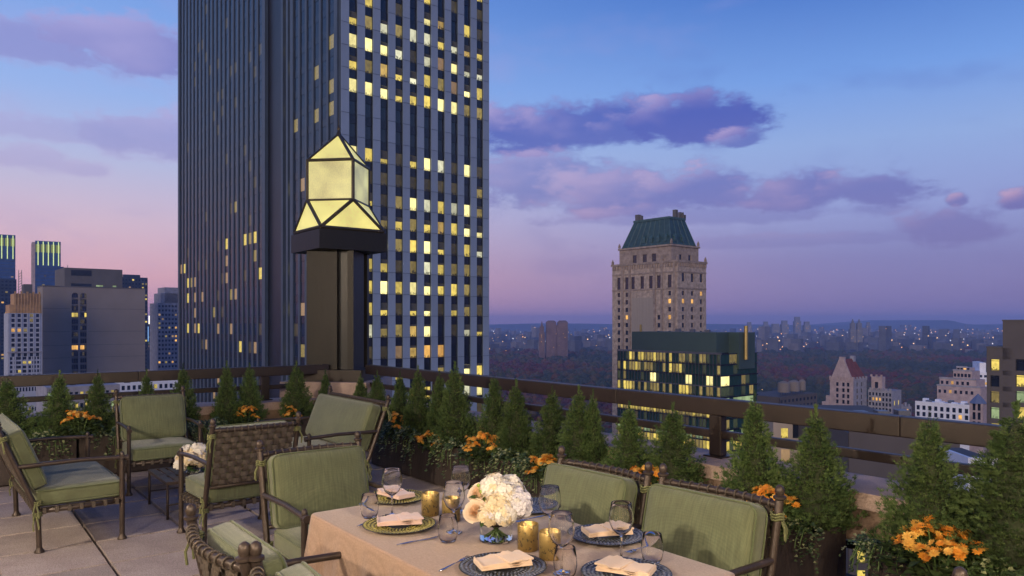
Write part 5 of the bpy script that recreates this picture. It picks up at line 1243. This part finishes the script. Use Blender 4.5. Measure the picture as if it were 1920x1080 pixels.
# ------------------------------------------------------------------ low slatted side table with flowers
S0_ = on_z(277, 945, 0); sh_ = .32
st_ = tag(empty('side_table', S0_ + U * .36 - V * .34, TROT), 'low dark slatted side table between the lounge chairs', 'side table')
tw_, td_ = .36, .34
for k in range(9):
    y = -td_ + .04 + (2 * td_ - .08) * k / 8
    for (xa, xb) in ((-tw_ + .02, -.03), (.03, tw_ - .02)): box(st_, 'slat', tube_m, xa, xb, y - .026, y + .026, sh_ - .012, sh_)
for a in ((-tw_, tw_, -td_, -td_ + .02), (-tw_, tw_, td_ - .02, td_), (-tw_, -tw_ + .02, -td_ + .021, td_ - .021), (tw_ - .02, tw_, -td_ + .021, td_ - .021)): box(st_, 'edge_bar', tube_m, *a, sh_ - .024, sh_ + .002)
box(st_, 'centre_bar', tube_m, -.028, .028, -td_ + .02, td_ - .02, sh_ - .02, sh_ - .002)
for sx in (-1, 1):
    for sy in (-1, 1): part(st_, 'leg', tube_m, lambda m: m.tube([(sx * (tw_ - .012), sy * (td_ - .012), 0), (sx * (tw_ - .012), sy * (td_ - .012), sh_ - .025)], .011, 8), smooth=True)
for sx in (-1, 1): part(st_, 'stretcher', tube_m, lambda m: m.tube([(sx * (tw_ - .012), -td_ + .01, .12), (sx * (tw_ - .06), 0, .13), (sx * (tw_ - .012), td_ - .01, .12)], .007, 6), smooth=True)
part(st_, 'stretcher', tube_m, lambda m: m.tube([(-tw_ + .06, 0, .13), (tw_ - .06, 0, .13)], .007, 6), smooth=True)

# ------------------------------------------------------------------ dining table and cloth
TZ = .75
c0 = on_z(579.5, 962, TZ); c1 = on_z(860, 914.5, TZ); c2 = on_z(1379, 1066, TZ)
ua = U; va = -V
tl, twd = 1.82, .92
org = Vector((c0.x, c0.y, 0)); ctr = org + ua * tl / 2 + va * twd / 2
tb = tag(empty('dining_table', ctr, TROT), 'rectangular dining table hidden under the brown cloth', 'table')
box(tb, 'table_top', bark, -tl / 2 + .02, tl / 2 - .02, -twd / 2 + .02, twd / 2 - .02, TZ - .035, TZ - .006)
for sx in (-1, 1):
    for sy in (-1, 1): part(tb, 'leg', bark, lambda m: m.tube([(sx * (tl / 2 - .12), sy * (twd / 2 - .12), 0), (sx * (tl / 2 - .1), sy * (twd / 2 - .1), TZ - .034)], [.022, .03], 10))
cloth = woven('brown_tablecloth', (.19, .115, .072), (.46, .305, .215), rough=.8, sc=1500, bump=.2, var_sc=130)
m = MB(); NP = 220; rc = .035; rows_ = []
per = []
def rr_pt(s):                                                     # rounded rectangle outline, s in 0..1
    hx, hy = tl / 2 - rc, twd / 2 - rc; segs = [(2 * hy, 0), (pi / 2 * rc, 1), (2 * hx, 2), (pi / 2 * rc, 3), (2 * hy, 4), (pi / 2 * rc, 5), (2 * hx, 6), (pi / 2 * rc, 7)]
    tot = sum(a for a, _ in segs); d = s * tot
    for a, k in segs:
        if d <= a: break
        d -= a
    if k == 0: return Vector((tl / 2, -hy + d, 0)), Vector((1, 0, 0)), 0
    if k == 2: return Vector((hx - d, twd / 2, 0)), Vector((0, 1, 0)), 0
    if k == 4: return Vector((-tl / 2, hy - d, 0)), Vector((-1, 0, 0)), 0
    if k == 6: return Vector((-hx + d, -twd / 2, 0)), Vector((0, -1, 0)), 0
    t = d / rc; cx, cy, a0 = {1: (hx, hy, 0), 3: (-hx, hy, pi / 2), 5: (-hx, -hy, pi), 7: (hx, -hy, 1.5 * pi)}[k]
    n = Vector((cos(a0 + t), sin(a0 + t), 0)); return Vector((cx, cy, 0)) + n * rc, n, sin(2 * t)
ring = [rr_pt(i / NP) for i in range(NP)]
prof = [(-.012, 0), (-.004, -.0015), (.0, -.006), (.003, -.016)] + [(.003, -.016 - .70 * k / 16) for k in range(1, 17)]
vs = [];
for j, (off, dz) in enumerate(prof):
    f = max(0, (-dz - .016) / .70)
    for i, (p, n, cn) in enumerate(ring):
        s = i / NP; fold = .028 * f ** .8 * sin(s * 2 * pi * 17 + 1.5 * sin(s * 23)) + .012 * f * sin(s * 2 * pi * 41 + 2)
        q = p + n * (off + .05 * f + fold * (1 - cn) + .075 * f * cn); vs.append((q.x, q.y, TZ + dz))
fs = [(j * NP + i, (j + 1) * NP + i, (j + 1) * NP + (i + 1) % NP, j * NP + (i + 1) % NP) for j in range(len(prof) - 1) for i in range(NP)]
fs.append(tuple(range(NP))); m.add(vs, fs)
tc_ = m.build('tablecloth', cloth, None, smooth=True, loc=ctr, rz=TROT); tc_.data.set_sharp_from_angle(angle=radians(60))
tag(tc_, 'brown woven tablecloth hanging over the dining table', 'tablecloth')
# ------------------------------------------------------------------ tableware
glass_m, t, b = newmat('clear_glass'); b.inputs['Base Color'].default_value = (1, 1, 1, 1); b.inputs['Roughness'].default_value = .0; b.inputs['Transmission Weight'].default_value = 1; b.inputs['IOR'].default_value = 1.46
water_m, t, b = newmat('water'); b.inputs['Base Color'].default_value = (.93, .97, .95, 1); b.inputs['Roughness'].default_value = 0; b.inputs['Transmission Weight'].default_value = 1; b.inputs['IOR'].default_value = 1.33
silver = pmat('polished_steel', (.62, .63, .66), .16, metal=1, var=.05, scale=8)
linen_p = woven('pale_pink_linen', (.60, .42, .36), (.70, .51, .44), sc=2200, bump=.12, var_sc=9)
linen_o = woven('peach_linen', (.64, .46, .32), (.74, .56, .41), sc=2200, bump=.12, var_sc=9)
pl_gold = pmat('gold_green_scale', (.42, .37, .11), .3, metal=.35, var=.5, scale=60, rnd=.0)
pl_dark = pmat('plate_dark', (.045, .045, .045), .25, metal=.2, var=.4, scale=30)
pl_sky = pmat('smoke_blue_scale', (.17, .19, .24), .22, metal=.4, var=.5, scale=60)  # same scales, with the sky's reflection painted in as a blue tint
gold_m, t, b = newmat('mercury_gold'); n = t.nodes; l = t.links
tcn = n.new('ShaderNodeTexCoord'); vo = n.new('ShaderNodeTexNoise'); vo.inputs['Scale'].default_value = 55; vo.inputs['Detail'].default_value = 5; vo.inputs['Roughness'].default_value = .75; l.new(tcn.outputs['Object'], vo.inputs['Vector'])
mr = n.new('ShaderNodeMapRange'); mr.inputs[1].default_value = .54; mr.inputs[2].default_value = .60; l.new(vo.outputs[0], mr.inputs[0])
mx = n.new('ShaderNodeMix'); mx.data_type = 'RGBA'; mx.inputs[6].default_value = (.42, .30, .11, 1); mx.inputs[7].default_value = (.07, .05, .03, 1); l.new(mr.outputs[0], mx.inputs[0]); l.new(mx.outputs[2], b.inputs['Base Color'])
m2 = n.new('ShaderNodeMapRange'); m2.inputs[3].default_value = .75; m2.inputs[4].default_value = .1; l.new(mr.outputs[0], m2.inputs[0]); l.new(m2.outputs[0], b.inputs['Metallic']); b.inputs['Roughness'].default_value = .36
bp = n.new('ShaderNodeBump'); bp.inputs['Strength'].default_value = .3; bp.inputs['Distance'].default_value = .004; l.new(vo.outputs[0], bp.inputs['Height']); l.new(bp.outputs[0], b.inputs['Normal'])
wax = pmat('candle_wax', (.45, .38, .26), .6, var=.05)
TT = TZ + .002
def lathe_mesh(name, prof, mat, n=32): m = MB(); m.lathe(prof, n); return m.mesh(name, mat, True)
WG = lathe_mesh('wine_glass', [(.0, 0), (.036, 0), (.037, .0015), (.034, .003), (.012, .006), (.0045, .011), (.0036, .03), (.0036, .085), (.0055, .094), (.018, .101), (.036, .118), (.0475, .145), (.0495, .160), (.046, .190), (.0395, .222), (.0385, .224),
     (.0382, .222), (.0447, .190), (.0481, .160), (.0461, .146), (.0345, .1195), (.017, .1035), (.0, .0985)], glass_m)
TG = lathe_mesh('tumbler', [(.0, 0), (.024, 0), (.029, .002), (.038, .018), (.0435, .045), (.0425, .075), (.036, .112), (.0352, .1135), (.0345, .112), (.041, .075), (.042, .045), (.0365, .02), (.028, .007), (.0, .0055)], glass_m)
VO = lathe_mesh('votive', [(.0, 0), (.040, 0), (.043, .003), (.0435, .105), (.0425, .1065), (.0415, .105), (.041, .006), (.0, .005)], gold_m)
CN = lathe_mesh('candle', [(.0, .0), (.036, .0), (.036, .048), (.034, .05), (.0, .048)], wax, 20)
wk = MB(); wk.tube([(0, 0, .048), (.001, 0, .058)], .001, 5); WK = wk.mesh('wick', bark)
def single(name, me, px, py, label, cat, group, rz=0, k=1):
    p = on_z(px, py, TT); o = inst(name, me, None, p, (0, 0, rz), (k, k, k)); return tag(o, label, cat, group)
for px, py, lab in ((735, 966, 'wine glass beside the farthest left place setting'), (864, 960, 'farthest wine glass, just left of the white bouquet'), (851, 998, 'wine glass in front of the farthest glass, left of the bouquet'),
                    (1031, 1009, 'wine glass right of the bouquet behind the gold votives'), (1053, 1074, 'wine glass nearest the camera beside the gold votives'), (1165, 1049, 'wine glass at the right place setting in front of the folded napkin')):
    single('wine_glass', WG, px, py, lab, 'wine glass', 'wine glasses')
for px, py, lab in ((693, 971, 'stemless tumbler at the far left corner of the table'), (840, 1016, 'stemless tumbler beside the nearest left place setting'), (1060, 1083, 'stemless tumbler at the bottom edge below the votives'), (1223, 1055, 'stemless tumbler at the right edge of the table')):
    single('tumbler', TG, px, py, lab, 'tumbler', 'stemless tumblers')
for px, py, lab in ((807, 965, 'gold mercury-glass votive left of the tall wine glasses'), (990, 1030, 'gold mercury-glass votive directly right of the vase'), (1031, 1046, 'gold mercury-glass votive behind the nearest wine glass'), (846, 976, 'gold mercury-glass votive seen through the wine glasses left of the bouquet')):
    p = on_z(px, py, TT); r = tag(empty('votive', p, px * .1), lab, 'candle holder', 'gold votives'); inst('holder', VO, r); c_ = inst('candle', CN, r, (0, 0, .0062)); inst('wick', WK, c_)

def plate_mesh(mat):
    m = MB(); m.lathe([(.0, .004), (.09, .004), (.10, .006), (.150, .014), (.166, .017), (.167, .0155), (.15, .008), (.09, 0), (.0, 0)], 48); return m.mesh('plate_body', pl_dark, True)
PB_ = plate_mesh(None)
def scales(mat):
    m = MB()
    for ring in range(7):
        r0 = .056 + ring * .0165; n = int(2 * pi * r0 / .0155); z0 = .0055 if r0 < .10 else .0065 + (r0 - .10) * .17
        for k in range(n):
            t = 2 * pi * (k + .5 * (ring % 2)) / n; d = Vector((cos(t), sin(t), 0)); s = Vector((-sin(t), cos(t), 0)); tw = .4 if ring % 2 else -.4; dd = (d + s * tw).normalized(); ss = Vector((-dd.y, dd.x, 0))
            c = d * r0 + Vector((0, 0, z0)); a = .0098; w = .0046
            m.add([c - dd * a, c + ss * w, c + dd * a + Vector((0, 0, .001)), c - ss * w, c + Vector((0, 0, .0038))], [(0, 3, 4), (3, 2, 4), (2, 1, 4), (1, 0, 4)])
    return m.mesh('woven_scales', mat)
SG, SB = scales(pl_gold), scales(pl_sky)
def napkin(loc, rz, mat, label, flip=1):
    r = tag(empty('napkin', loc, rz), label, 'napkin', 'folded linen napkins')
    def slab(nm, w, d, h, x, y, z, rot=0, tilt=0, r_=.006):
        m = MB(); M = Matrix.Translation((x, y, z)) @ Matrix.Rotation(rot, 4, 'Z') @ Matrix.Rotation(tilt, 4, 'Y'); m.cushion(w, d, h, min(r_, h / 2 - .0003), .0012, 8, M)
        m.v = [(a, b_, max(.0005, c_) + .0018 * sin(a * 24 + 1) * (1 if c_ > .01 else .2)) for a, b_, c_ in m.v]; m.build(nm, mat, r, smooth=True)
    slab('under_layer', .200, .108, .006, 0, 0, .0035, .01); slab('under_layer', .198, .105, .006, .002 * flip, .002, .0098, -.02); slab('top_layer', .194, .104, .006, .001, .001, .0160, .0)
    slab('folded_flap', .105, .112, .006, .046 * flip, .0, .0225, .20 * flip, -.03 * flip); slab('rolled_edge', .010, .104, .019, -.096 * flip, 0, .0105, .03, 0, .006)
    return r
def setting(px, py, sc, scl, nm, rz, mat, nlab, flip=1, nap=True):
    p = on_z(px, py, TT); r = tag(empty('charger_plate', p, px * .37), nm, 'plate', 'charger plates'); inst('plate_body', PB_, r); o = inst('woven_scales', scl, r); o['kind'] = 'stuff'
    if nap: napkin(p + Vector((0, 0, .021)), rz, mat, nlab, flip)
aU = TROT
setting(749, 988, 1, SG, 'gold-green woven charger at the nearest left setting', aU + 1.10, linen_p, 'pale pink napkin on the nearest gold-green charger')
setting(742, 936, 1, SG, 'gold-green woven charger at the far left head setting', aU + .12, linen_p, 'pale pink napkin on the farthest gold-green charger', -1)
setting(943, 1068, 1, SB, 'dark woven charger at the bottom edge below the vase', aU + 1.25, linen_o, 'peach napkin on the charger below the vase')
setting(1138, 1008, 1, SB, 'smoky blue charger in front of the farther right chair', aU + 1.15, linen_o, 'peach napkin in front of the farther right chair')
setting(1174, 1080, 1, SB, 'smoky blue charger at the bottom edge near the right corner', aU + .45, linen_o, 'peach napkin at the bottom edge near the table corner', -1)
setting(990, 953, 1, SB, 'smoky blue charger mostly hidden behind the white bouquet', 0, linen_o, '', nap=False)
# cutlery
def knife_mesh():
    m = MB(); pts = [(0, 0, .004), (.03, 0, .005), (.08, 0, .005), (.10, 0, .004)]; m.tube(pts, [.004, .0062, .005, .0035], 8)
    m.v = [(x, y, .004 + (z - .004) * .6) for x, y, z in m.v]
    m.add([(.098, -.004, .003), (.14, -.009, .003), (.19, -.008, .003), (.215, .002, .003), (.19, .006, .003), (.098, .004, .003), (.098, -.004, .0045), (.14, -.009, .0038), (.19, -.008, .0038), (.215, .002, .0036), (.19, .006, .0045), (.098, .004, .005)],
          [(5, 4, 3, 2, 1, 0), (6, 7, 8, 9, 10, 11)] + [(i, (i + 1) % 6, (i + 1) % 6 + 6, i + 6) for i in range(6)]); return m.mesh('knife', silver, True)
def fork_mesh():
    m = MB(); m.tube([(0, 0, .004), (.03, 0, .006), (.10, 0, .009), (.135, 0, .007)], [.0035, .0062, .003, .004], 8)
    m.tube([(.135, 0, .006), (.150, 0, .004), (.160, 0, .004)], [.004, .011, .0115], 8); m.v = [(x, y, .006 + (z - .006) * .5) for x, y, z in m.v]
    for k in range(4): y = (k - 1.5) * .0062; m.tube([(.156, y, .006), (.18, y, .005), (.203, y, .009)], [.0022, .002, .001], 5)
    return m.mesh('fork', silver, True)
KN, FK = knife_mesh(), fork_mesh()
def cut(name, me, a, b_, lab):
    p, q = on_z(*a, TT), on_z(*b_, TT); tag(inst(name, me, None, p, (0, 0, atan2(q.y - p.y, q.x - p.x))), lab, name, 'table cutlery')
cut('knife', KN, (744, 1024), (823, 1007), 'knife lying in front of the nearest gold-green charger')
cut('fork', FK, (823, 1074), (899, 1037), 'fork left of the charger below the vase')
cut('fork', FK, (1232, 1021), (1168, 1041), 'fork beside the right tumbler')
cut('fork', FK, (1024, 968), (985, 977), 'fork right of the white bouquet beside the hidden charger')
cut('knife', KN, (672, 945), (697, 958), 'knife at the far left edge of the table')
cut('fork', FK, (670, 989), (700, 978), 'fork just left of the nearest gold-green charger')

# ------------------------------------------------------------------ bouquets
white_pet = [pmat('white_petal', (.86, .82, .74), .55, var=.08, scale=30, transl=.25), pmat('cream_petal', (.80, .68, .46), .55, var=.1, scale=30, transl=.25), pmat('lilac_white_petal', (.80, .77, .80), .55, var=.08, scale=30, transl=.25)]
rose_m = pmat('cream_rose_petal', (.86, .72, .56), .5, var=.1, scale=20, transl=.25)
rose_i = pmat('peach_rose_heart', (.84, .62, .42), .5, var=.1, scale=20, transl=.2)
lime_m = pmat('lime_bud', (.35, .50, .10), .5, var=.2, scale=30, transl=.2)
dleaf = pmat('bouquet_leaf', (.035, .075, .02), .4, var=.3, scale=30)
def hydrangea(seed, r, n, mi):
    R = random.Random(seed); m = MB(); m.m = mi
    for i in range(n):
        z = 1 - 1.55 * (i + .5) / n; th = i * 2.39996; q = sqrt(max(0, 1 - z * z)); d = Vector((q * cos(th), q * sin(th), z)).normalized()
        c = d * r * R.uniform(.84, 1.06); d = (d + Vector((R.uniform(-.35, .35), R.uniform(-.35, .35), R.uniform(-.2, .35)))).normalized(); e1 = d.orthogonal().normalized(); e2 = d.cross(e1); a0 = R.uniform(0, 6); s = R.uniform(.012, .0165)
        if R.random() < .12: m.m = (mi + 1) % 3
        for k in range(4):
            t = a0 + k * pi / 2; f = e1 * cos(t) + e2 * sin(t); g_ = e2 * cos(t) - e1 * sin(t)
            v = [c, c + f * s * .55 + g_ * s * .52 + d * s * .12, c + f * s * 1.0 + g_ * s * .35 + d * s * .02, c + f * s * 1.12 - d * s * .05, c + f * s * 1.0 - g_ * s * .35 + d * s * .02, c + f * s * .55 - g_ * s * .52 + d * s * .12]
            m.add(v, [(0, 1, 2), (0, 2, 3), (0, 3, 4), (0, 4, 5)])
        m.m = mi
    m.lathe([(.0, -r * .6), (r * .55, -r * .45), (r * .74, 0), (r * .55, r * .5), (.0, r * .72)], 12); return m.mesh('hydrangea_head', white_pet)
def rose(seed, r):
    R = random.Random(seed); m = MB()
    for i in range(26):
        f = i / 25; m.m = 1 if f < .5 else 0; th = i * 2.39996; rad = r * (.10 + .72 * f); hh = r * (1.0 - .35 * f); w = .75 + .2 * f; op = f * f * .55
        grid = []
        for a in range(5):
            for b_ in range(6):
                u = -1 + 2 * b_ / 5; v = a / 4; t = th + u * w * (1 - .2 * v * v); rr2 = rad * (.45 + .55 * sin(v * pi / 2) ** .7) + op * r * max(0, v - .65) * 1.6; z = hh * v * (1 - .16 * u * u) - r * .45 - op * r * .3 * max(0, v - .7)
                grid.append((rr2 * cos(t), rr2 * sin(t), z))
        m.add(grid, [(a * 6 + b_, a * 6 + b_ + 1, (a + 1) * 6 + b_ + 1, (a + 1) * 6 + b_) for a in range(4) for b_ in range(5)])
    return m.mesh('rose_head', [rose_m, rose_i], True)
def leaf_mesh():
    m = MB(); n = 7; vs = []
    for i in range(n):
        f = i / (n - 1); w = .017 * sin(pi * min(1, f * .95 + .05)) ** .8; x = .065 * f; z = .012 * sin(f * 2.5); vs += [(x, -w, z + w * .35), (x, 0, z), (x, w, z + w * .35)]
    m.add(vs, [(3 * i + k, 3 * i + 3 + k, 3 * i + 4 + k, 3 * i + 1 + k) for i in range(n - 1) for k in (0, 1)]); return m.mesh('leaf', dleaf, True)
HY = [hydrangea(1, .056, 95, 0), hydrangea(2, .058, 95, 2), hydrangea(3, .050, 80, 0), hydrangea(4, .045, 70, 1)]
RO = [rose(1, .042), rose(2, .036)]; LF = leaf_mesh()
def bouquet(name, loc, rz, vr, vh, k, label, heads, extra=True):
    root = tag(empty(name, loc, rz), label, 'bouquet')
    wl = vh * .66                                  # filled to two thirds: glass and water read as one clear body there
    m = MB(); m.lathe([(vr - .0035, wl + .0006), (vr + .001, wl + .0006), (vr + .001, vh), (vr - .0010, vh + .001), (vr - .0030, vh), (vr - .0035, wl + .0006)], 40); m.lathe([(.0, 0), (vr - .002, 0), (vr + .001, .003), (vr + .001, .0095), (.0, .0095)], 40); m.build('vase', glass_m, root, smooth=True)
    m = MB(); m.lathe([(.0, .010), (vr + .0008, .010), (vr + .0008, wl), (.0, wl)], 40); m.build('water', water_m, root, auto=40)
    R = random.Random(len(label))
    for i in range(15):
        th = i * 2.4; a = vr * .75 * sqrt((i + .5) / 15)
        m = MB(); m.tube([(-a * cos(th + .6) * .9, -a * sin(th + .6) * .9, .018), (a * .2 * cos(th), a * .2 * sin(th), vh * .55), (a * 1.1 * cos(th), a * 1.1 * sin(th), vh + .03 * k)], .0032, 6); m.build('stem', stem_m, root, smooth=True)
    for (me, x, y, z, s, rx, ry) in heads: inst(me.name.split('.')[0], me, root, (x * k, y * k, vh + z * k), (rx, ry, 0 if 'rose' in me.name else R.uniform(0, 6)), (s * k,) * 3)
    for i in range(14):
        th = i * 2 * pi / 14 + R.uniform(-.2, .2); q = R.uniform(.035, .06) * k
        inst('leaf', LF, root, (q * cos(th), q * sin(th), vh + R.uniform(-.03, .04) * k), (R.uniform(-.3, .3), R.uniform(-.5, .9), th), (k * R.uniform(.8, 1.2),) * 3)
    if extra:
        for (x, y, z) in ((-.075, -.01, .125), (-.062, -.02, .10), (.085, .05, .105), (.078, .06, .09), (.09, .045, .085)):
            m = MB(); m.lathe([(.0, -.008), (.006, -.005), (.0085, 0), (.006, .006), (.0, .009)], 8, (x, y, vh + z)); m.tube([(x * .5, y * .5, vh + .03), (x, y, vh + z - .006)], .0016, 5); m.build('bud', lime_m, root, smooth=True)
hd = [(HY[0], -.005, .01, .098, 1.0, 0, 0), (HY[1], .075, -.015, .045, 1.05, .2, .5), (HY[2], .055, .06, .085, 1.0, 0, .2), (HY[3], .005, -.06, .045, 1.0, .4, 0), (RO[0], -.075, -.05, .024, 1.05, 1.0, -.35), (RO[1], -.068, -.005, .082, 1.1, .7, -.5),
      (HY[3], -.03, -.080, .012, .8, .5, 0), (HY[2], .035, -.03, .085, .9, 0, 0), (HY[3], -.03, .06, .06, 1.0, -.4, 0), (HY[0], .03, -.075, .018, .8, .6, .2), (HY[1], .085, .03, .02, .85, 0, .6)]
pv_ = on_z(930, 1013, TT)
bouquet('flower_vase', pv_, 0.0, .069, .112, 1.12, 'white hydrangea and cream rose bouquet in round glass vase on the dining table', hd)
ps_ = on_z(362, 886, .322)
bouquet('flower_vase', ps_, .6, .06, .06, 1.3, 'cream flower bouquet in low glass vase on the side table', [(HY[3], -.06, .0, .06, 1.15, 0, -.3), (HY[2], .03, .0, .10, 1.15, 0, 0), (HY[3], .075, .02, .05, 1.1, 0, .4), (HY[3], -.02, -.06, .05, 1.15, .4, 0), (HY[2], -.03, .05, .09, 1.0, -.3, 0), (HY[3], .04, -.055, .045, 1.1, .5, .2), (HY[2], -.085, -.03, .02, .9, .3, -.6), (RO[0], .0, -.03, .095, 1.0, .2, 0)], False)
